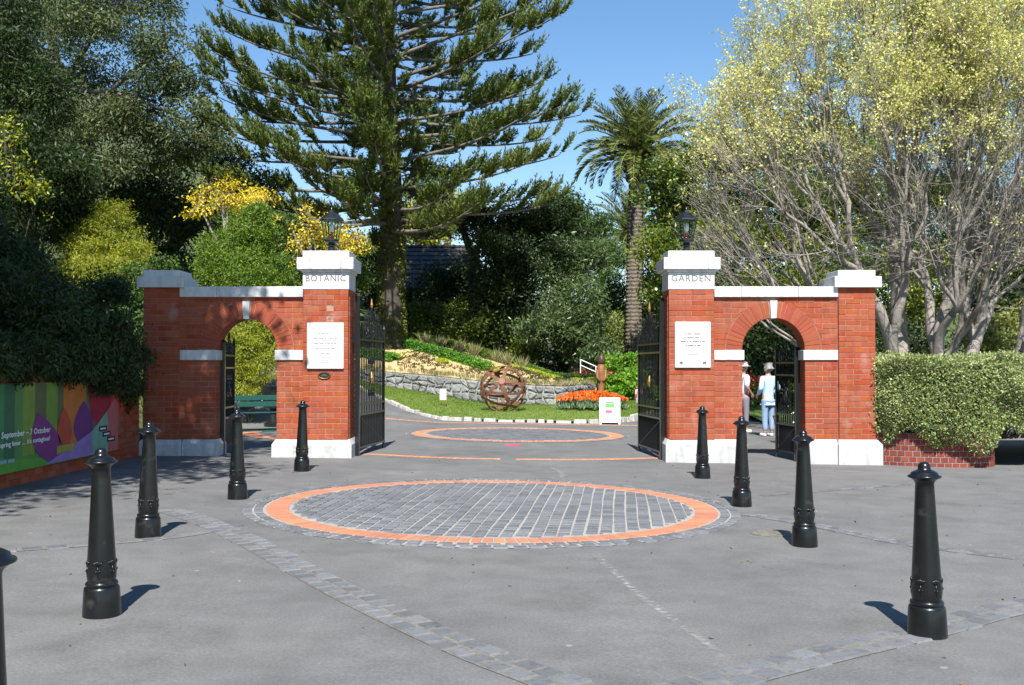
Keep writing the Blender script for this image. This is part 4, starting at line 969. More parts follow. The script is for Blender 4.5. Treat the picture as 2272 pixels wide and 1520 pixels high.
sel = ((np.abs(v - .74 + .2 * (u - .5)) < .07) & (noise2(u, v, 1.3) > .15)) | ((np.abs(v - .72) < .07) & (u > .62) & (noise2(u, v, 2.2) > -.3)) | ((np.abs(v - .35) < .04) & (noise2(u, v, 2) > .55))
P = bank_pt(u[sel], v[sel]); n = len(P)
struct(obj('lime_ground_cover', leaf_mesh('lime_ground_cover', P + [0, 0, .02], rng.normal(size=(n, 3)) + [0, 0, .8], .14, .08, rng.random(n)), m_lime), 'lime yellow ground cover in drifts on the bank', 'stuff')
u = rng.random(2600); v = rng.random(2600) * .9 + .03; sel = (noise2(u + .2, v, .8) > -.05) & (u > .15)
P = bank_pt(u[sel], v[sel]); k = np.repeat(np.arange(len(P)), 6); n = len(k)
struct(obj('bedding_seedlings', leaf_mesh('bedding_seedlings', P[k] + rng.normal(0, .035, (n, 3)) * [1, 1, .2], rng.normal(size=(n, 3)) + [0, 0, .9], .10, .04, rng.random(n)), leafmat('seedling', [(.05, .07, .02), (.10, .10, .04)], rv=.4)), 'small dark bedding seedlings on the mulch', 'stuff')
def hedge_row(name, label, pts, w, h, n, ln, m, jitter=.03, cat='hedge'):
    pts = np.asarray(pts); org = pts[len(pts) // 2].copy(); t = thing(name, label, cat, org); i = rng.integers(0, len(pts), n); th = rng.random(n) * np.pi; r = 1 + rng.normal(0, jitter, n) - .25 * (rng.random(n) ** 3)
    kk = (np.abs(np.cos(th)) ** 4 + np.abs(np.sin(th)) ** 4) ** -.25; bump = 1 + .06 * np.sin(i * .9) * np.sin(i * .23)
    dx = nrm(np.gradient(pts, axis=0)); nn = np.c_[dx[:, 1], -dx[:, 0], np.zeros(len(dx))]
    P = pts[i] + nn[i] * (w / 2 * np.cos(th) * kk * r * bump)[:, None]; P[:, 2] += h * np.sin(th) * kk * r * bump * .95
    P += dx[i] * rng.normal(0, .05, n)[:, None]; D = rng.normal(size=(n, 3)) + nn[i] * np.cos(th)[:, None] + np.array([0, 0, 1]) * np.sin(th)[:, None]
    obj('leaves', leaf_mesh('leaves', P - org, D, ln * rng.uniform(.6, 1.3, n), ln * .55, rng.random(n)), m, t)
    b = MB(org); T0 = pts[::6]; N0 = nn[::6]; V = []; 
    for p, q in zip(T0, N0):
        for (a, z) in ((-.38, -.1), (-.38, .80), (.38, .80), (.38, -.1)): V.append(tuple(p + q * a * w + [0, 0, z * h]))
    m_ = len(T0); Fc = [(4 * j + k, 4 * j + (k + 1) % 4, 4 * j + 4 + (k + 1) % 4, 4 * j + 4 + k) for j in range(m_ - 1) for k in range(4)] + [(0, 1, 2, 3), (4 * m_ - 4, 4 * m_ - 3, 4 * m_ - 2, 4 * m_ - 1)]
    b.add(V, Fc); b.build('shade_core', bpy.data.materials['hedge_inner_shade'], t); return t  # solid dark core, shade between the leaves put into its colour
m_box = leafmat('clipped_green', [(.09, .17, .02), (.15, .24, .035)], rv=.3)
hedge_row('low_hedge', 'long clipped green hedge along the top of the planted bank', hedge_line[:150] + [0, .25, 0], .5, .36, 26000, .07, m_box)
hp = bank_pt(np.linspace(.13, .50, 60), np.linspace(.86, .30, 60)); hedge_row('low_hedge', 'bright green diagonal hedge crossing the mulched bank', hp, .40, .26, 9000, .09, m_bedgreen, .14)
hp = bank_pt(np.linspace(.02, .16, 30), np.linspace(.34, .26, 30)); hedge_row('low_hedge', 'short bright green hedge just above the stone wall', hp, .4, .24, 3500, .09, m_bedgreen, .14)
hp = smooth_curve([tuple(at(1256, 858, 39)), tuple(at(1285, 857, 39.5)), tuple(at(1318, 857, 40.3))], 20); hedge_row('low_hedge', 'dark clipped hedge end beside the red azaleas', hp, .6, .45, 5000, .07, leafmat('dark_clip', [(.03, .07, .012), (.06, .11, .02)]))
def tussock_row(name, label, base, h, n, w=.02):
    base = np.asarray(base); k = np.repeat(np.arange(len(base)), n); m_ = len(k); P = base[k] + rng.normal(0, .06, (m_, 3)) * [1, 1, 0]; D = rng.normal(0, .38, (m_, 3)) * [1, 1, .3] + [0, 0, 1]
    return struct(obj(name, leaf_mesh(name, P, D, h * rng.uniform(.5, 1.2, m_), w, rng.random(m_)), m_tussock), label, 'stuff')
tussock_row('edging_grass', 'dry edging grass along the top of the stone wall', bank_pt(np.sort(rng.random(150)), rng.uniform(.0, .06, 150)), .22, 14)
for k in range(7):
    uu = .30 + .065 * k + rnd.uniform(-.015, .015); p = bank_pt(np.array([uu]), np.array([.92]))[0]; n = 130
    o = obj('tussock_grass', leaf_mesh('tussock_grass', rng.normal(0, .07, (n, 3)) * [1, 1, 0], rng.normal(0, .42, (n, 3)) * [1, 1, .2] + [0, 0, 1], .62 * rng.uniform(.5, 1.1, n), .022, rng.random(n)), m_tussock, None, tuple(p))
    tag(o, 'pale feathery tussock grass in the row below the hedge on the bank', 'grass tussock', 'tussock grasses on the bank')

# ---------------------------------------------------------------- things on the lawn
def steel_sphere():
    c = at(1116, 863, 32.3); r = .735; org = c - [0, 0, r]
    g = thing('steel_sphere', 'rusty openwork sphere sculpture of riveted steel bands on the lawn', 'sculpture', org)
    ph = (1 + 5 ** .5) / 2; ic = nrm(np.array([(0, a, b * ph) for a in (-1, 1) for b in (-1, 1)] + [(a, b * ph, 0) for a in (-1, 1) for b in (-1, 1)] + [(b * ph, 0, a) for a in (-1, 1) for b in (-1, 1)], float))
    tgt = nrm(np.array([-.05, -.93, .33])); a = ic[0]; ax = np.cross(a, tgt); an = math.acos(np.clip(a @ tgt, -1, 1)); M = np.array(Matrix.Rotation(an, 3, Vector(nrm(ax)))); M2 = np.array(Matrix.Rotation(.35, 3, Vector(tgt))); ic = ic @ M.T @ M2.T
    for i in range(12):
        for j in range(i + 1, 12):
            if np.linalg.norm(ic[i] - ic[j]) < 1.1:
                P = nrm(np.linspace(0, 1, 9)[:, None] * (ic[j] - ic[i]) + ic[i]); sd = nrm(np.cross(ic[i], ic[j])); b = MB(); V = []
                for p in P:
                    for (s_, d_) in ((-.05, 0), (.05, 0), (.05, .012), (-.05, .012)): V.append(tuple(p * (r - d_) + sd * s_ + [0, 0, r]))
                b.add(V, [(4 * k + q, 4 * k + (q + 1) % 4, 4 * k + 4 + (q + 1) % 4, 4 * k + 4 + q) for k in range(8) for q in range(4)]); b.build('band', m_rust, g)
    for i in (1, 5):
        n = nrm(ic[i] + .25 * ic[(i + 2) % 12]); e1 = nrm(np.cross(n, [.3, .5, .8])); e2 = np.cross(n, e1); b = MB(); V = []
        for k in range(48):
            th = k * math.pi / 24; p = e1 * math.cos(th) + e2 * math.sin(th)
            for (s_, d_) in ((-.035, .014), (.035, .014), (.035, .026), (-.035, .026)): V.append(tuple(p * (r - d_) + n * s_ + [0, 0, r]))
        b.add(V, [(4 * k + q, 4 * k + (q + 1) % 4, 4 * ((k + 1) % 48) + (q + 1) % 4, 4 * ((k + 1) % 48) + q) for k in range(48) for q in range(4)]); b.build('inner_hoop', m_rust, g)
    for i in range(12):
        n = ic[i]; e1 = nrm(np.cross(n, [.3, .5, .8])); e2 = np.cross(n, e1); rr = .105 if n @ tgt > .99 else .06
        b = MB(); V = []
        for (h, q) in ((-.02, 1), (.016, 1), (.024, .8)):
            for k in range(20): t = k * math.pi / 10; V.append(tuple(n * (r + h) + (e1 * math.cos(t) + e2 * math.sin(t)) * rr * q + [0, 0, r]))
        b.add(V, [(j * 20 + k, j * 20 + (k + 1) % 20, (j + 1) * 20 + (k + 1) % 20, (j + 1) * 20 + k) for j in (0, 1) for k in range(20)] + [tuple(range(19, -1, -1)), tuple(range(40, 60))]); b.build('hub_disc', m_rust if rr < .1 else mat('hub_rust', [(.22, .10, .07), (.30, .15, .10)], rough=.7, scale=12), g)
steel_sphere()
p = at(983, 908, 33.5); g = thing('notice_stake', 'small white notice on a wooden stake in the lawn', 'sign', p)
b = MB(); b.box(-.015, .015, -.012, .012, -.1, .42); b.build('stake', m_carved, g)
b = MB(); b.box(-.105, .105, -.022, -.0125, .30, .66); brd = b.build('board', m_white, g, bevel=.004)
b = MB()
for k in range(7): b.box(-.075, .075 - .03 * (k % 3), -.0245, -.0225, .36 + k * .037, .368 + k * .037)
b.build('print_lines', m_letter, brd)
p = at(1353, 938, 29.05); p[2] = float(G(p[0], p[1])); g = thing('sandwich_board', 'white sandwich board with a green and pink poster at the kerb', 'sign', p, R(-4))
for s_ in (-1, 1):
    M = Matrix.Translation((0, s_ * .17, 0)) @ Matrix.Rotation(R(12) * s_, 4, 'X')
    b = MB(); b.box(-.29, .29, -.016, .016, .05, .76, M=M); b.box(-.29, -.23, -.016, .016, 0, .05, M=M); b.box(.23, .29, -.016, .016, 0, .05, M=M); pn = b.build('board', m_white, g, bevel=.006)
    if s_ < 0:
        b = MB(); b.box(-.13, .13, -.020, -.0165, .30, .67, M=M); ps = b.build('poster', flat((.55, .74, .55)), pn)
        b = MB(); b.box(-.13, .13, -.0225, -.0205, .48, .58, M=M); b.build('poster_band', flat((.16, .45, .10)), ps)
        b = MB(); b.box(-.11, .06, -.0225, -.0205, .32, .40, M=M); b.build('poster_flower', flat((.75, .12, .22)), ps)
        b = MB(); b.box(-.10, .11, -.0225, -.0205, .61, .64, M=M); b.build('poster_heading', flat((.10, .30, .12)), ps)
b = MB(); b.tube([(-.2, 0, .74), (.2, 0, .74)], .012, 6); b.build('hinge', m_iron, g)
def bed_of_tulips():
    c = at(1312, 903, 33.0); org = c; n = 420; a = rng.random(n) * 2 * np.pi; r = np.sqrt(rng.random(n)); X = 1.12 * r * np.cos(a); Y = .75 * r * np.sin(a); hz = .24 * (1 - r ** 2) + .04
    P = np.c_[X, Y, hz] + org; k = np.repeat(np.arange(n), 5)
    D = rng.normal(0, .35, (len(k), 3)) + [0, 0, 1]; st = leaf_mesh('tulip_leaves', P[k] + rng.normal(0, .04, (len(k), 3)) * [1, 1, .1] - [0, 0, .1], D, .24 * rng.uniform(.6, 1.1, len(k)), .045, rng.random(len(k)))
    t = tag(obj('tulip_foliage', st, leafmat('tulip_leaf', [(.14, .24, .13), (.22, .32, .18)], rv=.3)), None, None); struct(t, 'grey green tulip leaves in the orange flower bed', 'stuff')
    b_off = P + [0, 0, .16]; k = np.repeat(np.arange(n), 6); D = rng.normal(0, .33, (len(k), 3)) + [0, 0, .9]
    struct(obj('orange_tulips', leaf_mesh('orange_tulips', b_off[k] + rng.normal(0, .012, (len(k), 3)), D, .11, .07, rng.random(len(k))), leafmat('tulip_petal', [(.75, .13, .008), (.85, .24, .015)], rv=.2, rh=.015, trans=.25)), 'mass of orange tulips in a round bed on the lawn', 'stuff')
bed_of_tulips()
# carved timber figure post
p = at(1334, 890, 37.4); g = thing('carved_post', 'tall carved brown timber pole sculpture standing behind the tulips', 'sculpture', p)
b = MB(); b.lathe([(.15, -.1), (.16, .15), (.12, .4), (.15, .7), (.175, 1.0), (.16, 1.2), (.11, 1.33)], 14, (0, 0, 0)); b.build('body', m_carved, g, smooth=True)
b = MB(); b.lathe([(.10, 1.32), (.13, 1.42), (.13, 1.52), (.10, 1.62), (.04, 1.70)], 12, (.01, 0, 0)); b.build('head', mat('carved_dark', [(.05, .025, .015), (.10, .05, .03)], rough=.5, scale=6), g, smooth=True)
for s_ in (-1, 1): b = MB(); b.tube([(s_ * .14, -.05, 1.12), (s_ * .15, -.10, .85), (s_ * .05, -.16, .72)], [.06, .05, .045], 7); b.build('carved_arm', m_carved, g, smooth=True)
# white handrail
g = thing('handrail', 'thin white sloping handrail among the red azaleas', 'railing', at(1320, 850, 41))
A = at(1288, 798, 41) - at(1320, 850, 41); B = at(1356, 828, 41) - at(1320, 850, 41)
for dz in (0, -.22): b = MB(); b.tube([tuple(A + [0, 0, dz]), tuple(B + [0, 0, dz])], .022, 6); b.build('rail', m_white, g)
for f in (0, .5, 1): q = A + (B - A) * f; b = MB(); b.tube([tuple(q), (q[0], q[1], -.3)], .02, 6); b.build('post', m_white, g)

# bench and urn inside the left arch
def bench(loc, rz, label):
    t = thing('park_bench', label, 'bench', loc, rz, 'green park benches inside the gates'); L = .85
    for k in range(4): b = MB(); b.box(-L, L, -.22 + k * .115, -.125 + k * .115, .425 - .006 * k, .455 - .006 * k); b.build('seat_slat', m_slat, t, bevel=.006)
    for k in range(2): b = MB(); b.box(-L, L, .265 + k * .05, .29 + k * .05, .56 + k * .15, .68 + k * .15); b.build('back_slat', m_slat, t, bevel=.006)
    for s_ in (-1, 1):
        x = s_ * (L - .06); b = MB()
        b.tube([(x, -.25, 0.02), (x, -.20, .2), (x, -.25, .42), (x, .15, .42), (x, .26, .5), (x, .34, .9)], .02, 6); b.tube([(x, .30, .02), (x, .20, .2), (x, .15, .42)], .02, 6); b.build('bench_end', m_iron, t)
        b = MB(); b.tube([(x, .30, .72), (x, .12, .62), (x, -.05, .68), (x, -.22, .66), (x, -.30, .58), (x, -.25, .42)], .02, 6); b.build('armrest', m_iron, t)
    for s_ in (-1, 1): b = MB(); b.box(-L - .05, L + .05, s_ * .28 - .04, s_ * .28 + .04, 0, .035); b.build('runner', m_slat, t)
    return t
bench((-5.75, 24.3, float(G(-5.75, 24.3))), R(28), 'green slatted park bench with iron ends beside the black urn')
bench((6.15, 21.9, float(G(6.15, 21.9))), R(-80), 'green slatted park bench behind the sunlit side arch')
g = thing('iron_urn', 'black cast iron urn behind the park bench', 'urn', (-5.95, 25.8, float(G(-5.95, 25.8))))
b = MB(); b.lathe([(.24, 0), (.24, .08), (.16, .12), (.12, .3), (.14, .4)], 20); b.build('foot', m_iron, g)
b = MB(); b.lathe([(.13, .39), (.25, .46), (.28, .62), (.26, .85), (.31, .97), (.33, 1.0), (.30, 1.02), (.24, .95)], 24); smooth_by_angle(b.build('bowl', m_iron, g))
for s_ in (-1, 1): b = MB(); b.tube([(s_ * .27, 0, .86), (s_ * .38, 0, .84), (s_ * .36, 0, .68), (s_ * .27, 0, .62)], .016, 6); b.build('handle', m_iron, g)

# ---------------------------------------------------------------- people
def skin_mesh(name, verts, edges, m, parent, sub=2):
    me = bpy.data.meshes.new(name); me.from_pydata([v[0] for v in verts], edges, [])
    o = obj(name, me, m, parent); md = o.modifiers.new('skin', 'SKIN'); md.use_smooth_shade = True
    for i, v in enumerate(verts):
        r = v[1]; me.skin_vertices[0].data[i].radius = (r, r) if not isinstance(r, tuple) else r
    me.skin_vertices[0].data[0].use_root = True
    s = o.modifiers.new('sub', 'SUBSURF'); s.levels = sub; s.render_levels = sub; return o
m_skin = mat('skin', [(.50, .27, .19)], rough=.5); m_shoe = mat('white_shoe', [(.75, .75, .74)], rough=.5)
def person(label, loc, rz, h, top_m, leg_m, hat=None, hair=(.2, .19, .18), arm=((.22, .10, .96), (-.22, .05, .92)), group=None, jacket=False):
    t = thing('person', label, 'person', loc, rz, group); k = h / 1.74
    S = lambda *p: tuple(q * k for q in p)
    eR = (.27, -.07, 1.15); eL = (-.27, -.07, 1.15)
    V = [(S(0, 0, .95), (.125 * k, .10 * k)), (S(0, .01, 1.15), (.12 * k, .09 * k)), (S(0, 0, 1.34), (.14 * k, .095 * k)), (S(0, -.01, 1.46), .07 * k), (S(0, .005, 1.52), .052 * k), (S(0, .02, 1.60), .075 * k), (S(0, .02, 1.67), .092 * k), (S(0, .01, 1.735), .06 * k)]
    E = [(i, i + 1) for i in range(7)]
    def chain(start, pts):
        p = start
        for q in pts: V.append(q); E.append((p, len(V) - 1)); p = len(V) - 1
        return p
    for sx, a in ((1, arm[0]), (-1, arm[1])):
        chain(0, [(S(sx * .095, 0, .87), .085 * k), (S(sx * .10, .015, .50), .058 * k), (S(sx * .10, -.01, .10), .042 * k), (S(sx * .11, .09, .045), .04 * k), (S(sx * .115, .16, .04), .032 * k)])
        w = np.array(a); e = np.array(eR if sx > 0 else eL); d = nrm(w - e)
        p = chain(2, [(S(sx * .17, -.005, 1.41), .055 * k), (S(*e), .042 * k), (S(*w), .028 * k), (S(*(w + d * .06)), .036 * k)])
        sd = nrm(np.cross(d, [sx, 0, 0])); 
        for f, (o_, L) in enumerate(((-.030, .075), (-.010, .085), (.010, .08), (.028, .065))):
            b0 = w + d * .085 + sd * o_; chain(p, [(S(*b0), .010 * k), (S(*(b0 + d * L * .5 - np.array([sx, 0, 0]) * .012)), .009 * k), (S(*(b0 + d * L * .85 - np.array([sx, 0, 0]) * .035)), .008 * k)])
        chain(p, [(S(*(w + d * .05 + sd * .035)), .011 * k), (S(*(w + d * .085 + sd * .055)), .009 * k)])
    chain(6, [(S(0, .118, 1.655), .014 * k)])
    for sx in (-1, 1): chain(6, [(S(sx * .092, .01, 1.66), .016 * k)])
    skin_mesh('body', V, E, m_skin, t)
    # clothes
    C = [(S(0, 0, .90), (.155 * k, .125 * k)), (S(0, .01, 1.10), (.145 * k, .115 * k)), (S(0, 0, 1.32), (.165 * k, .12 * k)), (S(0, -.01, 1.45), .085 * k)]; Ec = [(0, 1), (1, 2), (2, 3)]
    if jacket: C.append((S(0, 0, .80), (.148 * k, .118 * k))); Ec.append((0, 4))
    for sx, a in ((1, arm[0]), (-1, arm[1])):
        e = np.array(eR if sx > 0 else eL); n = len(C); C += [(S(sx * .175, -.005, 1.40), .073 * k), (S(*e), .058 * k)]; Ec += [(2, n), (n, n + 1)]
        if jacket: w = np.array(a); C.append((S(*(e + (w - e) * .92)), .045 * k)); Ec.append((n + 1, n + 2))
    skin_mesh('jacket' if jacket else 'shirt', C, Ec, top_m, t)
    T = [(S(0, 0, .93), (.142 * k, .115 * k))]; Et = []
    for sx in (-1, 1):
        n = len(T); T += [(S(sx * .095, 0, .84), .10 * k), (S(sx * .10, .012, .50), .075 * k), (S(sx * .10, -.01, .12), .064 * k)]; Et += [(0, n), (n, n + 1), (n + 1, n + 2)]
    skin_mesh('trousers', T, Et, leg_m, t)
    for sx in (-1, 1): skin_mesh('shoe', [(S(sx * .10, -.035, .045), .05 * k), (S(sx * .11, .09, .045), .05 * k), (S(sx * .115, .175, .04), .038 * k)], [(0, 1), (1, 2)], m_shoe, t)
    if hat:
        b = MB(); b.lathe([(.17, 0), (.175, .005), (.105, .02), (.10, .07), (.085, .10), (.04, .115), (.003, .118)], 24, S(0, .015, 1.665)); smooth_by_angle(b.build('hat', hat, t))
    hm = mat('hair', [hair, tuple(c * 1.5 for c in hair)], rough=.7, scale=30, bump=.6, bscale=60)
    skin_mesh('hair', [(S(0, -.012, 1.675), .092 * k), (S(0, .0, 1.735), .070 * k), (S(0, -.045, 1.61), .062 * k)], [(0, 1), (0, 2)], hm, t)
    for sx in (-1, 1):
        b = MB(); b.lathe([(.003, -.008), (.009, 0), (.003, .008)], 8, S(sx * .034, .108, 1.675)); b.build('eye', m_iron, t)
    b = MB(); b.box(-.025 * k, .025 * k, .098 * k, .106 * k, 1.600 * k, 1.607 * k); b.build('mouth', mat('lip', [(.35, .12, .1)]), t)
    return t
px, py = 5.83, 26.0
person('person in a white sun hat, white striped shirt and grey trousers, hand on hip', (px, py, float(G(px, py))), R(-70), 1.74, mat('striped_shirt', [(.62, .60, .66), (.78, .77, .80)], rough=.8, scale=14), mat('grey_trousers', [(.20, .18, .22)], rough=.85), hat=mat('sun_hat', [(.78, .74, .62)], rough=.8), arm=((.20, .10, .98), (-.20, .12, .95)), group='people talking behind the arch')
px, py = 6.10, 24.6
person('person with short grey hair in a pale blue jacket, jeans and white sneakers', (px, py, float(G(px, py))), R(25), 1.72, mat('blue_jacket', [(.42, .60, .82), (.50, .68, .88)], rough=.6, scale=4), mat('jeans', [(.20, .30, .46), (.28, .40, .56)], rough=.85, scale=6), hair=(.22, .21, .21), arm=((.20, .14, 1.0), (-.20, .14, 1.0)), group='people talking behind the arch', jacket=True)
px, py = 4.35, 35.5
person('small child in a pink top beyond the main gate leaf', (px, py, float(G(px, py)) + .02), R(30), 1.0, mat('pink_top', [(.78, .35, .50)], rough=.8), mat('child_trousers', [(.45, .40, .50)], rough=.85), hair=(.07, .04, .03))

# ---------------------------------------------------------------- the Norfolk pine
def norfolk_pine():
    bx, by = -5.02, 42.0; bz = 2.3; org = np.array([bx, by, bz])
    t = thing('norfolk_pine', 'tall Norfolk pine with tiered spreading branches behind the BOTANIC pillar', 'tree', org)
    rg = np.random.default_rng(11)
    T = Tubes(); H = 27.0
    z = np.linspace(-.4, H, 30); P = np.c_[.12 * np.sin(z * .35), .1 * np.cos(z * .3), z]; tr = .50 * (1 - z / H) ** .75 + .03; tr[0:3] *= [1.25, 1.12, 1.03]
    T.add(P, tr, 12); obj('trunk', T.mesh('trunk'), m_bark_dark, t)
    B = Tubes(); NP = []; ND = []; NL = []; NA = []
    zs = np.arange(5.0, 24.5, .86)
    for wi, z0 in enumerate(zs):
        nb = 7 if z0 < 17 else 6; a0 = rg.random() * 2 * np.pi
        f = max(0, z0 - 5.2) / 20; L0 = 8.5 * (1 - f) ** .42
        if z0 < 6.8: L0 *= .86
        for k in range(nb):
            az = a0 + 2 * np.pi * k / nb + rg.normal(0, .12); L = L0 * rg.uniform(.82, 1.08)
            if z0 < 6.5 and rg.random() < .3: L *= .6
            zz = z0 + rg.normal(0, .15); up = -.06 + .40 * min(1, f * 1.7) + rg.normal(0, .03)
            s = np.linspace(0, 1, 12); d = np.array([math.cos(az), math.sin(az)]); sw = np.array([-d[1], d[0]])
            wob = rg.normal(0, .25); r = .4 + (L - .4) * s
            Pb = np.c_[np.outer(r, d) + np.outer(wob * s * s, sw), zz + up * L * (s - .45 * s * s) - .12 * np.sin(np.pi * s) + .45 * s ** 4]
            B.add(Pb, .085 * (1 - .85 * s) + .008, 5)
            nt = int(6 + 1.5 * L); ts = np.sort(rg.uniform(.26, 1, nt) ** .8); ts[-1] = 1.0
            for j, u in enumerate(ts):
                x = u * 11; i = min(int(x), 10); fr = x - i; p = Pb[i] * (1 - fr) + Pb[i + 1] * fr; tg = nrm(Pb[i + 1] - Pb[i]); side = nrm(np.cross(tg, [0, 0, 1])) * (1 if j % 2 else -1); off = rg.uniform(.08, .62) * (1.1 - .7 * u); pp = p + (side + tg * .8) * off + [0, 0, .06]
                B.add(np.array([p, (p + pp) / 2, pp]), [.022, .017, .012], 3)
                for c_ in range(6):              # a tuft of upswept cords
                    bl = rg.uniform(.4, .8); dr = nrm(tg * rg.uniform(.5, 1.2) + side * rg.uniform(-.5, .8) + np.array([0, 0, rg.uniform(.1, .75)])); n = int(46 * bl) + 12; w = rg.uniform(.0, 1.0, n); Cx = pp + dr * bl * w[:, None] + np.array([0, 0, 1]) * (bl * .40 * w[:, None] ** 2)
                    tl = nrm(dr + np.array([0, 0, .8]) * w[:, None]); rd = rg.normal(size=(n, 3)); rd[:, 2] += 1.0
                    NP.append(Cx); ND.append(tl * .9 + nrm(rd) * .9); NL.append(rg.uniform(.11, .20, n)); NA.append(np.full(n, rg.random() * .6) + rg.random(n) * .4)
    for k in range(190):                     # short leafy shoots near the trunk
        z0 = rg.uniform(4.8, 22); az = rg.random() * 2 * np.pi; L = rg.uniform(1.2, 3.2) * (1 - z0 / 40); d = np.array([math.cos(az), math.sin(az), rg.uniform(-.1, .5)]); p = np.array([d[0] * .3, d[1] * .3, z0]); B.add(np.array([p, p + d * L * .5, p + d * L + [0, 0, .1]]), [.03, .02, .01], 3)
        for j in range(9):
            u = rg.uniform(.25, 1); q0 = p + d * L * u; dr = nrm(d + rg.normal(0, .6, 3) + [0, 0, .4]); bl = rg.uniform(.4, .8); n = 40; w = rg.uniform(.05, 1, n)
            NP.append(q0 + dr * bl * w[:, None]); ND.append(dr * .9 + nrm(rg.normal(size=(n, 3)) + [0, 0, .8]) * .9); NL.append(rg.uniform(.13, .26, n)); NA.append(np.full(n, rg.random() * .6) + rg.random(n) * .4)
    obj('branches', B.mesh('branches'), m_bark_grey, t)
    P = np.concatenate(NP); D = np.concatenate(ND); L = np.concatenate(NL); A = np.concatenate(NA)
    me = leaf_mesh('foliage', P, D, L * 1.1, .042, A, rg)
    obj('foliage', me, leafmat('norfolk_needles', [(.075, .115, .020), (.14, .175, .035)], rv=.4, trans=.15), t)
    # ivy climbing the lower trunk
    n = 7000; zz = rg.uniform(-.2, 6.0, n) ; a = rg.random(n) * 2 * np.pi; keep = (np.sin(a * 3 + zz * 1.3) + np.sin(zz * 2.1)) > -.2 - .2 * zz; zz, a = zz[keep], a[keep]; n = len(zz)
    rr = np.interp(zz, z, tr) + rg.random(n) * .09
    obj('ivy', leaf_mesh('ivy', np.c_[rr * np.cos(a) + .12 * np.sin(zz * .35), rr * np.sin(a) + .1 * np.cos(zz * .3), zz], rg.normal(size=(n, 3)) + np.c_[np.cos(a), np.sin(a), np.zeros(n)], .10, .08, rg.random(n), rg), leafmat('ivy_leaf', [(.09, .12, .02), (.16, .19, .03)], rv=.35), t)
norfolk_pine()

# ---------------------------------------------------------------- palms
def palm(name, label, base, height, trunk_r, nf, fl, seed, lean=(0, 0)):
    rg = np.random.default_rng(seed); bz = float(terrain_h(*base)); org = np.array([base[0], base[1], bz]); t = thing(name, label, 'palm', org)
    H = height - bz; n = int(H / .085); V = []; Fc = []; sg = 16
    for i in range(n + 1):
        z = H * i / n; u = z / H; r = trunk_r * (1.12 - .12 * u + .25 * math.exp(-u * 14)) * (1.04 if i % 2 else .955)
        if u > .9: r *= 1 + (u - .9) * 2.5
        for k in range(sg):
            a = 2 * math.pi * (k + .5 * (i // 2 % 2)) / sg; V.append((r * math.cos(a) + lean[0] * u * u, r * math.sin(a) + lean[1] * u * u, z + .03 * ((k + i // 2) % 2)))
    for i in range(n):
        for k in range(sg): Fc.append((i * sg + k, i * sg + (k + 1) % sg, (i + 1) * sg + (k + 1) % sg, (i + 1) * sg + k))
    obj('trunk', np_mesh('trunk', np.array(V), np.array(Fc)), mat('palm_trunk', [(.07, .055, .042), (.18, .15, .12), (.12, .10, .08)], rough=.9, scale=6, bump=.6, bscale=25), t)
    top = np.array([lean[0], lean[1], H]); B = Tubes(); P = []; D = []; Ls = []; A = []
    for k in range(nf):
        u = (k + .5) / nf; el = R(88 - 100 * u ** 1.05) + rg.normal(0, .06); az = k * 2.39996 + rg.normal(0, .12); L = fl * rg.uniform(.88, 1.06) * (1 - .25 * (u < .08))
        m_ = 15; s = np.linspace(0, 1, m_); d = np.array([math.cos(az), math.sin(az)]); bend = R(26 + 66 * (1 - abs(el) / R(90)))
        e = el - bend * s ** 1.6; e = np.maximum(e, R(-84)); ds = L / (m_ - 1); hz = np.r_[0, np.cumsum(np.cos(e[:-1]) * ds)]; vz = np.r_[0, np.cumsum(np.sin(e[:-1]) * ds)]
        C = top + np.c_[np.outer(hz + .12, d), vz + .1]; B.add(C, .035 * (1 - .85 * s) + .004, 4)
        T = nrm(np.gradient(C, axis=0)); sd = np.array([-d[1], d[0], 0]); up = np.cross(sd, T); up *= np.sign(up[:, 2:3] + 1e-6)
        for q in np.linspace(.10, .99, 46):
            i = min(int(q * (m_ - 1)), m_ - 2); fr = q * (m_ - 1) - i; p = C[i] * (1 - fr) + C[i + 1] * fr
            ll = L * .155 * (math.sin(math.pi * min(1, q * .93 + .07)) ** .55 + .12)
            for sx in (-1, 1):
                P.append(p); D.append(T[i] * .75 + sd * sx * .75 + up[i] * .42 + np.array([0, 0, -.25]) + rg.normal(0, .06, 3)); Ls.append(ll); A.append(.55 * (u) + .45 * rg.random())
    obj('frond_stalks', B.mesh('frond_stalks'), mat('frond_stalk', [(.20, .22, .06)], rough=.6), t)
    obj('fronds', leaf_mesh('fronds', np.array(P), np.array(D), np.array(Ls), .055, np.array(A), rg), leafmat('palm_frond', [(.085, .12, .03), (.16, .19, .05)], rv=.38, rough=.35, trans=.18), t)
    n = 900; a = rg.random(n) * 2 * np.pi; zz = rg.uniform(-1.3, .2, n); rr = trunk_r * (1.1 + .5 * np.exp(-((zz + .5) / .5) ** 2))
    obj('frond_boots', leaf_mesh('frond_boots', top + np.c_[rr * np.cos(a) * .95, rr * np.sin(a) * .95, zz], np.c_[np.cos(a) * .5, np.sin(a) * .5, np.full(n, .9)] + rg.normal(0, .2, (n, 3)), .35, .08, rg.random(n), rg), mat('boots', [(.07, .05, .03), (.16, .11, .06)], rough=.95, scale=8), t)
c = at(1405, 790, 46); tp = at(1414, 345, 46); palm('palm_tree', 'tall Canary date palm with full arching crown beside the GARDEN pillar', (c[0], 46), tp[2], .34, 84, 3.15, 3, (tp[0] - c[0], 0))
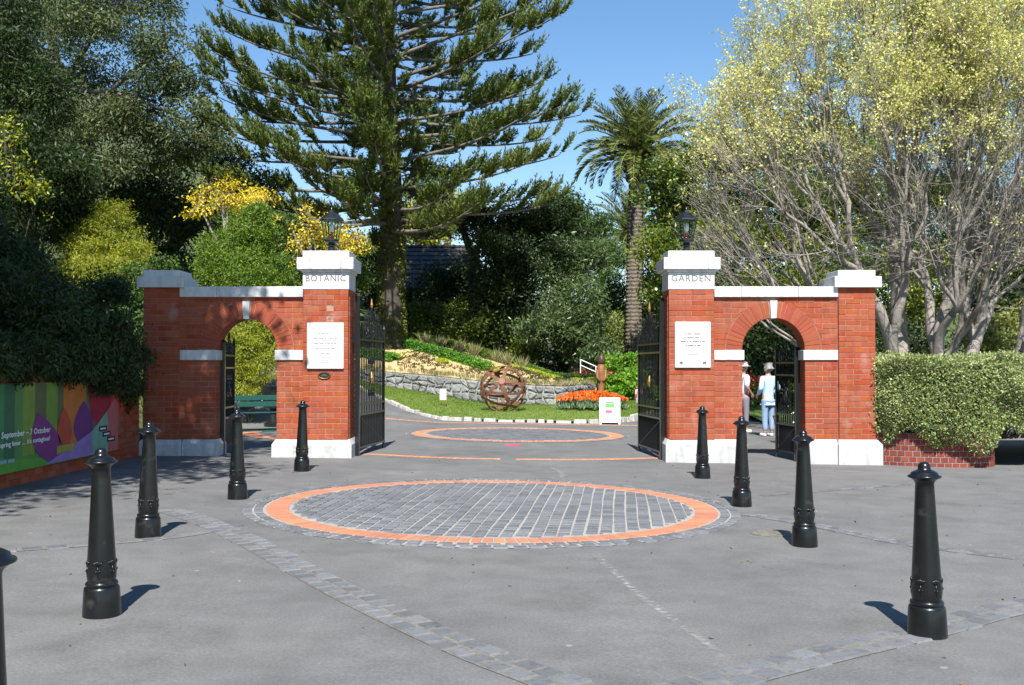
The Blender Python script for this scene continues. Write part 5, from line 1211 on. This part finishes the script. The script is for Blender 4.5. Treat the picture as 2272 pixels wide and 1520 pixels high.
c = at(1408, 790, 68); tp = at(1400, 520, 68); palm('palm_tree', 'smaller date palm standing far behind the tall palm trunk', (c[0], 68), tp[2], .38, 50, 3.6, 8, (tp[0] - c[0], 0))

# ---------------------------------------------------------------- the two elms on the right
def elm(name, label, base, stems, tips, seed, rk, z0, z1):
    """limbs fork again and again until they reach the tips spread through the crown"""
    rg = np.random.default_rng(seed); org = np.array([base[0], base[1], 0.0]); t = thing(name, label, 'tree', org, 0, 'elms in pale spring seed behind the hedge')
    T = Tubes(); FP = []; tips = np.asarray(tips) - org
    def seg(p, d, q, r0, r1, sides):
        L = np.linalg.norm(q - p); n = max(3, min(9, int(L / .35) + 2)); s = np.linspace(0, 1, n)[:, None]; c = p + d * L * .5
        P = (1 - s) ** 2 * p + 2 * s * (1 - s) * c + s * s * q; P[1:-1] += rg.normal(0, .018 * L ** .5, (n - 2, 3))
        T.add(P, np.linspace(r0, r1, n), sides); return nrm(P[-1] - P[-2])
    def grow(p, d, S, depth):
        n = len(S); r = rk * n ** .54
        if n <= 2 or depth > 11:
            for q in S:
                e = seg(p, d, q, r * .75, .006, 3); L = np.linalg.norm(q - p)
                for k in range(7 if q[2] > 6.2 else 4):
                    f = rg.uniform(.35, 1.0); a = p + (q - p) * f; dd = nrm(e + rg.normal(0, .55, 3) + [0, 0, .18]); ln = rg.uniform(.35, .95); b_ = a + dd * ln + [0, 0, .08 * ln]
                    T.add(np.array([a, (a + b_) / 2 + rg.normal(0, .025, 3), b_]), [.0065, .005, .003], 3); FP.append(b_); FP.append((a + b_) / 2); FP.append(a * .25 + b_ * .75)
            return
        k = 3 if (n > 40 and rg.random() < .45) else 2; U = nrm(S - p); C = U[rg.choice(n, k, replace=False)]
        for _ in range(4):
            lab = np.argmax(U @ C.T, axis=1)
            for j in range(k):
                if (lab == j).any(): C[j] = nrm(U[lab == j].mean(0))
        for j in range(k):
            Q = S[lab == j]
            if not len(Q): continue
            m_ = Q.mean(0); near = np.linalg.norm(Q - p, axis=1).min(); st = min(np.linalg.norm(m_ - p) * rg.uniform(.20, .34), near * .75); q = p + nrm(m_ - p) * st + rg.normal(0, .04 * st, 3)
            rc = rk * len(Q) ** .54; e = seg(p, d, q, min(rc * 1.08, r), rc * .92, 9 if rc > .07 else (6 if rc > .03 else 4)); grow(q, e, Q, depth + 1)
    dirs = nrm(tips - np.array([0, 0, .8])); sd = nrm(np.array([s[1] for s in stems], float)); lab = np.argmax(dirs @ sd.T, axis=1)
    for j, (p, d, l) in enumerate(stems):
        S = tips[lab == j]; p = np.array(p, float); d = nrm(np.array(d, float)); r = rk * len(S) ** .54; q = p + nrm(d + [0, 0, .25]) * l
        e = seg(p - [0, 0, .2], nrm(d * .3 + [0, 0, 1]), q, r * 1.35, r, 10); grow(q, e, S, 0)
    obj('trunk', T.mesh('trunk'), m_bark_pale, t)
    F = np.array(FP); pr = np.clip((F[:, 2] - z0) / (z1 - z0), .03, 1); F = F[rg.random(len(F)) < pr]; k = np.repeat(np.arange(len(F)), 8); n = len(k)
    obj('seed_clusters', leaf_mesh('seed_clusters', F[k] + rg.normal(0, .055, (n, 3)), rg.normal(size=(n, 3)), .062 * rg.uniform(.6, 1.3, n), .050, .5 * rg.random(len(F))[k] + .5 * rg.random(n), rg), leafmat('elm_samara', [(.56, .56, .16), (.72, .70, .27)], rv=.28, trans=.35), t)
def dome(c, rx, ry, rz, n, lo, rg):
    d = nrm(rg.normal(size=(n * 4, 3))); d = d[d[:, 2] > lo][:n]; r = rg.uniform(.62, 1.0, len(d)) ** .7; r *= 1 + .10 * np.sin(d[:, 0] * 9 + d[:, 2] * 7)
    return np.asarray(c) + d * r[:, None] * np.array([rx, ry, rz])
rg_ = np.random.default_rng(4)
b1 = at(2008, 785, 26.5)[0]; c1 = at(1905, 600, 26.5)
elm('elm_tree', 'wide pale barked elm whose long limbs sweep low over the sunlit arch', (b1, 26.5), [((-.30, -.1, 0), (-1, -.1, .42), 1.0), ((-.18, .2, 0), (-.75, .3, .9), 1.6), ((-.05, -.2, 0), (-.38, -.45, 1), 2.0), ((.08, .1, 0), (.0, .25, 1), 2.4), ((.25, 0, 0), (.55, -.1, 1), 2.0)],
    np.concatenate([dome(c1, 4.95, 3.8, 8.2, 900, .0, rg_), dome(at(1690, 560, 26), 2.2, 2.6, 2.6, 80, -.3, rg_)]), 21, .0098, 6.0, 8.6)
b2 = at(2118, 790, 25.6)[0]; c2 = at(2190, 560, 25.6)
elm('elm_tree', 'stout twin trunked elm with low side limbs right behind the hedge', (b2, 25.6), [((-.15, 0, 0), (-.22, -.1, 1), 1.5), ((.12, .1, 0), (.35, .25, 1), 1.9), ((.2, -.1, 0), (.8, -.35, .9), 1.3), ((.35, 0, 0), (1, .1, .35), .8)],
    np.concatenate([dome(c2, 3.4, 3.6, 7.6, 620, -.1, rg_), dome(at(2330, 600, 25.5), 2.4, 2.5, 2.4, 120, -.5, rg_)]), 33, .0108, 6.0, 8.6)

# ---------------------------------------------------------------- evergreen trees and shrubs
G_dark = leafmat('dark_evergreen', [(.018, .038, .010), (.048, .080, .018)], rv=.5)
G_grey = leafmat('gum_leaf', [(.042, .075, .022), (.115, .145, .055), (.07, .10, .028)], rv=.45, rs=.3)
G_mid = leafmat('mid_green', [(.05, .10, .018), (.10, .165, .03)], rv=.45)
G_gold = leafmat('golden_conifer_leaf', [(.21, .245, .020), (.34, .36, .035)], rv=.45)
G_thuja = leafmat('thuja_leaf', [(.095, .17, .018), (.16, .25, .028)], rv=.4)
G_kowhai = leafmat('kowhai_flower', [(.72, .56, .03), (.84, .68, .06)], rv=.2, rh=.012, trans=.3)
G_mag = leafmat('magnolia_leaf', [(.05, .09, .014), (.12, .17, .025), (.28, .30, .05)], rv=.5, rough=.3)
G_rhodo = leafmat('rhododendron_leaf', [(.075, .12, .04), (.14, .20, .075)], rv=.45, rough=.35)
G_bright = leafmat('bright_ivy', [(.13, .28, .02), (.20, .38, .035)], rv=.35)
G_yel = leafmat('yellow_green', [(.30, .34, .03), (.42, .42, .05)], rv=.35)
def X(px, Y): return at(px, 800, Y)[0]
# left hillside
tree('gum_tree', 'huge grey green gum tree on the hillside with bare pale limbs', [PL(90, -60, 40, 190, 150), PL(250, 30, 38, 150, 100), PL(370, 110, 37, 75, 80), PL(300, 210, 38, 130, 90), PL(130, 190, 39, 150, 120), PL(430, 275, 37, 70, 60), PL(210, 330, 38, 120, 80), PL(350, 330, 39, 80, 55), PL(470, 310, 38, 45, 35)],
     (X(215, 38), 38), .28, G_grey, m_bark_grey, 2400, 28, .27, .19, .06, droop=.5, shell=.8, branches=90, boughs=11)
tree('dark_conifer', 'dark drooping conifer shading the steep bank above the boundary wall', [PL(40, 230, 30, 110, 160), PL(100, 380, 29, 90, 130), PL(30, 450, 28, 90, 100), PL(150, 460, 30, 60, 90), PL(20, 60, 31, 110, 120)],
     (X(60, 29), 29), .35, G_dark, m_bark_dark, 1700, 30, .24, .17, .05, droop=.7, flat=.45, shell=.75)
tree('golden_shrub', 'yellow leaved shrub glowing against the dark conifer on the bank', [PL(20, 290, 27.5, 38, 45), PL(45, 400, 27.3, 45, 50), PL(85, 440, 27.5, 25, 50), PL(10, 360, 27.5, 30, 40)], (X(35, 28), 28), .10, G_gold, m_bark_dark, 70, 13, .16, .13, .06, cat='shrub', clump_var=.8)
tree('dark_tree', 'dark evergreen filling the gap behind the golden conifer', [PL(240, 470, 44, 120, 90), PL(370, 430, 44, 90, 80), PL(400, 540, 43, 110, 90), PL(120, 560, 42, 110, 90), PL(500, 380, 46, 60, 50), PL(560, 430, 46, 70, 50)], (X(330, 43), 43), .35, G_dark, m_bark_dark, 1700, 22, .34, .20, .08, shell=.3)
tree('golden_conifer', 'broad golden green cypress beyond the shaded gateway pier', [PL(240, 530, 30, 75, 60), PL(240, 480, 30, 42, 36), PL(190, 580, 29.5, 55, 45), PL(290, 575, 29.5, 60, 45), PL(240, 610, 29, 90, 40)], (X(240, 30), 30), .15, G_gold, m_bark_dark, 1900, 32, .12, .10, .024, droop=.6, flat=.5, shell=.75, boughs=34)
tree('green_shrub', 'mid green bushy shrub tucked below the golden cypress', [PL(330, 610, 26.5, 50, 45), PL(290, 680, 25.5, 60, 70), PL(350, 740, 25, 55, 80)], (X(330, 25.5), 25.5), .06, G_mid, m_bark_dark, 420, 24, .13, .11, .06, cat='shrub')
tree('thuja', 'dense bright green columnar thuja behind the arch coping', [PL(536, 585, 28.5, 88, 85), PL(556, 520, 28.5, 58, 50), PL(540, 660, 28.5, 104, 110), PL(572, 482, 28.4, 30, 26)], (X(540, 28.5), 28.5), .15, G_thuja, m_bark_dark, 3000, 32, .10, .085, .030, droop=-.5, shell=.86, boughs=60)
tree('golden_conifer', 'weeping golden cypress seen through the shaded arch', [PL(545, 740, 26.6, 60, 55), PL(560, 800, 26.4, 62, 50), PL(510, 790, 26.6, 45, 60), PL(545, 840, 26.2, 65, 40), PL(600, 760, 26.8, 40, 60)], (X(550, 26.6), 26.6), .08, G_gold, m_bark_dark, 1200, 30, .09, .09, .02, droop=.9, flat=.5, shell=.7, cat='shrub')
def kowhai(label, lobes, base, ncl):
    t = tree('kowhai_tree', label, lobes, base, .16, G_kowhai, m_bark_pale, ncl, 13, .17, .12, .06, shell=.2, branches=150, droop=.4, flat=.5, clump_var=.5)
kowhai('kowhai covered in yellow blossom rising behind the thuja', [PL(500, 430, 38, 85, 36), PL(440, 455, 38, 40, 30), PL(570, 455, 38.5, 50, 45)], (X(520, 38), 38), 210)
kowhai('loose yellow kowhai behind the BOTANIC lantern', [PL(690, 500, 39, 50, 55), PL(740, 540, 38.5, 60, 60), PL(790, 520, 39, 45, 50), PL(660, 540, 39, 35, 50)], (X(720, 39), 39), 180)
tree('grey_shrub', 'dull olive shrubbery below the yellow kowhai', [PL(680, 620, 41, 70, 70), PL(620, 560, 42, 60, 70), PL(760, 640, 41, 60, 70)], (X(690, 41), 41), .1, G_mid, m_bark_dark, 500, 22, .25, .16, .07, cat='shrub')
# dark juniper spilling over the boundary wall
tree('juniper', 'dark juniper spilling over the top of the brick boundary wall', [[-7.4, 11, 2.4, .9, 1.7, .8], [-7.3, 13.2, 2.3, .95, 1.6, .8], [-7.2, 15.2, 2.2, .95, 1.3, .8], [-6.6, 12.2, 1.75, .55, 1.3, .42], [-6.55, 14.6, 1.65, .6, 1.3, .40], [-6.5, 16.2, 1.6, .55, .7, .45], [-8.3, 14, 3.2, 1.3, 2.2, .9], PL(60, 700, 14.3, 130, 110), PL(190, 760, 15.6, 110, 90), PL(30, 620, 18, 120, 55), PL(220, 660, 19, 70, 50), PL(285, 800, 16.8, 38, 40), PL(90, 810, 13.6, 120, 35), PL(200, 835, 15.2, 90, 28)], (-7.6, 13.5), .1, G_dark, m_bark_dark, 4600, 26, .10, .085, .03, droop=.3, flat=.5, shell=.5, cat='shrub', boughs=22)
tree('trailing_juniper', 'dark trailing juniper draped over the wall coping down to the banner', [[-6.22, 10.6, 1.74, .34, .8, .26], [-6.2, 12.0, 1.72, .34, .8, .24], [-6.18, 13.2, 1.72, .34, .8, .26], [-6.15, 14.4, 1.68, .36, .8, .32], [-6.12, 15.6, 1.60, .36, .7, .36], [-6.2, 16.6, 1.65, .3, .5, .6], [-6.35, 16.95, 1.35, .2, .3, .5]], (-6.9, 13.5), .05, G_dark, m_bark_dark, 1500, 26, .08, .08, .026, droop=.9, flat=.6, shell=.3, cat='shrub', boughs=22)
rk = at(25, 535, 24.5); b = MB(); bm_pts = nrm(rng.normal(size=(60, 3)))
o = bpy.data.meshes.new('rock'); bm = bmesh.new(); [bm.verts.new(p * np.array([.42, .4, .28]) * (1 + .12 * rng.normal())) for p in bm_pts]; bmesh.ops.convex_hull(bm, input=bm.verts); bm.to_mesh(o); bm.free()
tag(obj('boulder', o, m_stone, None, (rk[0], rk[1], float(terrain_h(rk[0], rk[1])) + .1)), 'pale grey boulder on the grassy bank above the wall', 'rock')
o2 = o.copy(); rk = (-6.75, 17.9); tag(obj('boulder', o2, m_stone, None, (rk[0], rk[1], float(terrain_h(rk[0], rk[1])) + .05), (0, 0, 1), (.9, 1.3, 2.2)), 'pale grey boulder beside the shaded gateway pier', 'rock')
n = 9000; gy = rng.uniform(18.5, 27, n); gx_ = rng.uniform(-14.5, -8.8, n); P = np.c_[gx_, gy, terrain_h(gx_, gy)]
struct(obj('bank_grass', leaf_mesh('bank_grass', P, rng.normal(0, .5, (n, 3)) + [0, 0, 1], .16, .025, rng.random(n)), leafmat('bank_blade', [(.16, .22, .05), (.26, .30, .09)], rv=.3)), 'rough sunny grass on the steep bank', 'stuff')

# middle distance
tree('dark_tree', 'spreading dark evergreen beside the shadowed hut', [PL(1110, 490, 46, 80, 45), PL(1190, 490, 46, 80, 45), PL(1090, 580, 45, 70, 70), PL(1180, 600, 45, 90, 80), PL(1240, 520, 46, 60, 60), PL(1130, 690, 45, 90, 80), PL(1020, 480, 47, 60, 40)], (X(1150, 46), 46), .3, G_dark, m_bark_dark, 1900, 22, .30, .18, .08, shell=.35)
tree('rhododendron', 'tall rhododendron with grey green leaves above the planted bank', [PL(1240, 600, 44, 60, 70), PL(1270, 680, 43.5, 65, 70), PL(1220, 720, 43, 70, 60), PL(1290, 760, 43, 60, 50), PL(1300, 590, 44.5, 45, 60)], (X(1255, 44), 44), .2, G_rhodo, m_bark_grey, 1500, 20, .22, .20, .06, shell=.5, cat='shrub')
tree('dark_shrub', 'dark glossy camellia in the shade above the hedge', [PL(930, 715, 46.5, 60, 40), PL(1010, 710, 46, 60, 50), PL(1080, 740, 45, 60, 50), PL(1150, 770, 44, 55, 40)], (X(1030, 46), 46), .15, G_mag, m_bark_dark, 800, 20, .22, .15, .08, cat='shrub')
tree('far_tree', 'rounded sunlit tree rising far behind the rhododendron', [PL(1250, 475, 72, 55, 55), PL(1290, 530, 70, 60, 60), PL(1245, 445, 72, 22, 25), PL(1210, 520, 70, 60, 60)], (X(1260, 71), 71), .4, G_mid, m_bark_dark, 700, 20, .40, .25, .12)
tree('yellow_green_tree', 'yellow green tree glimpsed behind the Norfolk pine trunk', [PL(950, 520, 66, 70, 35), PL(1010, 460, 68, 55, 35), PL(920, 480, 67, 50, 40)], (X(960, 67), 67), .4, G_yel, m_bark_dark, 420, 20, .40, .25, .12)
tree('feathery_conifer', 'layered feathery conifer between rhododendron and palm trunk', [PL(1350, 570, 56, 55, 50), PL(1340, 640, 54, 60, 60), PL(1370, 700, 52, 60, 60), PL(1330, 510, 58, 35, 40)], (X(1350, 55), 55), .3, G_mid, m_bark_dark, 900, 22, .32, .24, .05, droop=-.2, flat=.3)
tree('pale_shrub', 'pale yellow green shrubbery behind the carved post', [PL(1330, 740, 47, 60, 50), PL(1385, 750, 47, 45, 50), PL(1300, 790, 45, 40, 40)], (X(1345, 47), 47), .1, leafmat('pale_green', [(.13, .20, .04), (.22, .27, .07)]), m_bark_dark, 500, 20, .22, .16, .06, cat='shrub')
tree('ivy_mound', 'bright green rounded ivy mound left of the GARDEN gate leaf', [PL(1385, 825, 38.5, 42, 42), PL(1400, 860, 38, 50, 35), PL(1365, 860, 38, 30, 30)], (X(1385, 38.5), 38.5), .05, G_bright, m_bark_dark, 500, 20, .10, .12, .10, shell=.8, cat='shrub')
tree('azalea', 'low azalea with crimson flowers by the white handrail', [PL(1300, 838, 41.5, 30, 18), PL(1350, 835, 41.2, 22, 18), PL(1280, 850, 41, 25, 14)], (X(1310, 41.5), 41.5), .03, leafmat('azalea_leaf', [(.05, .07, .02), (.10, .10, .03)]), m_bark_dark, 120, 18, .12, .10, .06, cat='shrub')
tree('azalea', 'crimson azalea bloom behind the carved post', [PL(1292, 836, 41, 20, 9), PL(1352, 834, 40.8, 14, 10)], (X(1320, 41), 41), .02, leafmat('azalea_flower', [(.50, .02, .05), (.62, .05, .08)], rv=.2), m_bark_dark, 60, 14, .08, .09, .07, cat='shrub')
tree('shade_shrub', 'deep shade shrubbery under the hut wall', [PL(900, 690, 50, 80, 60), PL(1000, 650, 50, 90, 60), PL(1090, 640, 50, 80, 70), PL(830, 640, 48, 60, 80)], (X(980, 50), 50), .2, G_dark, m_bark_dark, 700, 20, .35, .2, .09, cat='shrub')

tree('dark_shrub', 'dark evergreen shrub closing the gap right of the tall palm trunk', [PL(1455, 640, 50, 45, 110), PL(1465, 740, 49, 45, 70), PL(1440, 800, 47, 50, 50), PL(1470, 500, 51, 40, 60)], (X(1455, 50), 50), .15, G_dark, m_bark_dark, 700, 20, .28, .17, .08, cat='shrub')
tree('camellia', 'low dark camellia behind the white handrail', [PL(1300, 800, 47, 60, 40), PL(1350, 810, 47, 45, 35), PL(1230, 800, 46, 60, 35)], (X(1300, 47), 47), .1, G_dark, m_bark_dark, 420, 20, .2, .14, .07, cat='shrub')
tree('far_tree', 'hazy dark tree on the far hillside behind the kowhai blossom', [PL(620, 500, 62, 90, 50), PL(720, 520, 62, 80, 45), PL(800, 560, 62, 70, 50), PL(520, 480, 62, 70, 50)], (X(680, 62), 62), .3, G_mid, m_bark_dark, 700, 20, .38, .24, .10)
tree('dark_tree', 'tall dark evergreen at the top of the hillside left of the gum', [PL(-140, 120, 44, 150, 150), PL(-260, 260, 44, 150, 150), PL(-90, 330, 43, 110, 120), PL(-200, -20, 45, 130, 110), PL(-360, 120, 45, 130, 160)], (X(-160, 44), 44), .35, G_dark, m_bark_dark, 1100, 20, .36, .22, .09, shell=.5)
# right side backdrop
tree('magnolia', 'glossy evergreen magnolia filling the view behind the GARDEN lantern', [PL(1520, 420, 40, 95, 80), PL(1600, 340, 41, 100, 70), PL(1500, 540, 39, 80, 80), PL(1600, 520, 40, 110, 90), PL(1720, 440, 41, 120, 90), PL(1560, 640, 39, 110, 80), PL(1720, 590, 40, 120, 90)], (X(1600, 40), 40), .4, G_mag, m_bark_dark, 2900, 20, .30, .19, .09, shell=.4)
tree('dark_tree', 'dark evergreen behind the wide elm limbs', [PL(1870, 480, 41, 130, 110), PL(1820, 340, 43, 110, 80), PL(1990, 480, 41, 120, 120), PL(1900, 640, 39, 130, 100), PL(2050, 640, 39, 120, 100), PL(1780, 700, 38, 100, 90)], (X(1920, 41), 41), .4, G_mag, m_bark_dark, 2700, 20, .30, .18, .08, shell=.4)
tree('dark_tree', 'dense dark trees to the far side of the stout elm', [PL(2160, 520, 40, 110, 110), PL(2270, 560, 39, 120, 120), PL(2180, 660, 38, 120, 100), PL(2330, 680, 37, 100, 110), PL(2120, 420, 42, 60, 50)], (X(2200, 40), 40), .35, G_dark, m_bark_dark, 1700, 20, .30, .18, .08, shell=.4)
tree('light_shrub', 'light green shrub behind the end of the clipped hedge', [PL(2230, 740, 31, 75, 45), PL(2180, 770, 31, 50, 35), PL(2290, 720, 31, 60, 50)], (X(2230, 31), 31), .08, leafmat('fresh_green', [(.16, .20, .05), (.26, .28, .08)]), m_bark_dark, 520, 20, .16, .12, .06, cat='shrub')
tree('shade_shrub', 'shaded evergreen shrubbery seen through the sunlit arch', [PL(1700, 760, 37, 90, 70), PL(1640, 800, 37, 70, 80), PL(1780, 800, 37, 90, 80), PL(1700, 860, 36.5, 100, 40), PL(1880, 770, 36, 90, 60), PL(2000, 760, 36, 90, 60)], (X(1720, 37), 37), .2, G_dark, m_bark_dark, 1500, 20, .24, .15, .07, cat='shrub')  # dark leaf colour stands in for the tree shade beyond the arch
A_ = np.c_[np.linspace(7.4, 22, 40), np.full(40, 30.5) + np.sin(np.linspace(0, 3, 40)) * .4, np.zeros(40)]; A_[:, 2] = G(A_[:, 0], A_[:, 1]) + .06; B_ = A_ + [0, 8, .2]
struct(obj('side_lawn', strip_mesh('side_lawn', A_, B_, 10, .1, .01), m_grass), 'shaded lawn behind the sunlit arch')
for (px_, py_, cc, nm) in ((1780, 862, (.8, .65, .03), 'yellow'), (1668, 848, (.75, .12, .05), 'red')):
    p = at(px_, py_, 34); n = 220; k = rng.normal(size=(n, 3)) * [.25, .2, .14]
    struct(obj('flower_patch', leaf_mesh('flower_patch', p + k, rng.normal(size=(n, 3)), .09, .07, rng.random(n)), leafmat(nm + '_petal', [cc], rv=.2)), 'patch of %s flowers behind the sunlit arch' % nm, 'stuff')
    n = 500; k = rng.normal(size=(n, 3)) * [.3, .25, .2] - [0, 0, .4]
    struct(obj('flower_leaves', leaf_mesh('flower_leaves', p + k, rng.normal(size=(n, 3)) + [0, 0, .8], .3, .04, rng.random(n)), G_mid), 'leaves below the %s flowers' % nm, 'stuff')
# the hut in the pine's shadow
p = at(975, 700, 58); org = np.array([p[0], 58, 4.0]); g = thing('garden_hut', 'dark shingled hut in deep shade behind the Norfolk pine', 'building', org)
zr = at(900, 548, 60)[2]; ze = at(900, 640, 56)[2]; xl = at(868, 600, 58)[0]; xr = at(1062, 600, 58)[0]
m_sh = mat('dark_shingle', [(.03, .03, .032), (.06, .06, .062)], rough=.85, scale=3, bump=.6, bscale=12, dist=.05, rv=.15)
b = MB(org); b.box(xl + .3, xr - .3, 56.6, 63, .5, ze); b.build('wall', mat('dark_board', [(.03, .025, .02), (.05, .04, .032)], rough=.85, scale=4), g)
for k in range(9):
    f0, f1 = k / 9, (k + 1) / 9; b = MB(org); y0_, y1_ = 56 + 4 * f0, 56 + 4 * f1 + .12; z0_, z1_ = ze + (zr - ze) * f0, ze + (zr - ze) * f1
    b.add([(xl, y0_, z0_ + .05), (xr, y0_, z0_ + .05), (xr, y1_, z1_ + .03), (xl, y1_, z1_ + .03), (xl, y0_, z0_), (xr, y0_, z0_), (xr, y1_, z1_), (xl, y1_, z1_)], [(0, 1, 2, 3), (7, 6, 5, 4), (0, 4, 5, 1), (1, 5, 6, 2), (2, 6, 7, 3), (3, 7, 4, 0)]); b.build('roof_course', m_sh, g)
b = MB(org); b.add([(xl, 60, zr), (xr, 60, zr), (xr, 64, ze), (xl, 64, ze)], [(0, 1, 2, 3)]); b.build('rear_roof', m_sh, g)
b = MB(org); b.box(xl - .02, xr + .02, 59.9, 60.1, zr, zr + .1); b.build('ridge', m_sh, g)
# the roadside tree left of the forecourt whose shade falls on the shaded gateway
tree('roadside_tree', 'leafy roadside tree overhanging the shaded gateway and banner wall', [[-8.6, 4.2, 9.5, 3.4, 2.6, 2.2], [-8.2, 7.0, 10.0, 3.7, 2.8, 2.2], [-7.6, 9.4, 10.8, 3.2, 2.4, 1.9], [-10.8, 5.5, 9.0, 3.3, 3.0, 2.2], [-8.0, 10.8, 12.6, 3.3, 2.2, 1.6], [-6.6, 8.6, 9.6, 1.5, 1.8, 1.0]], (-10.2, 7.0), .4, G_mid, m_bark_dark, 3600, 22, .30, .20, .13, shell=.1, boughs=55)

n = 420; lx = rng.uniform(-6, 9, n); ly = 4 + 14 * rng.random(n) ** .8; lp = np.c_[lx, ly, G(lx, ly) + .006]; dd = rng.normal(size=(n, 3)) * [1, 1, .12]
struct(obj('leaf_litter', leaf_mesh('leaf_litter', lp, dd, .035 * rng.uniform(.5, 1.4, n), .016, rng.random(n)), mat('dry_leaf', [(.10, .06, .03), (.28, .20, .10)], rough=.9, scale=3, rv=.4, src='attr')), 'dry leaves scattered over the asphalt', 'stuff')
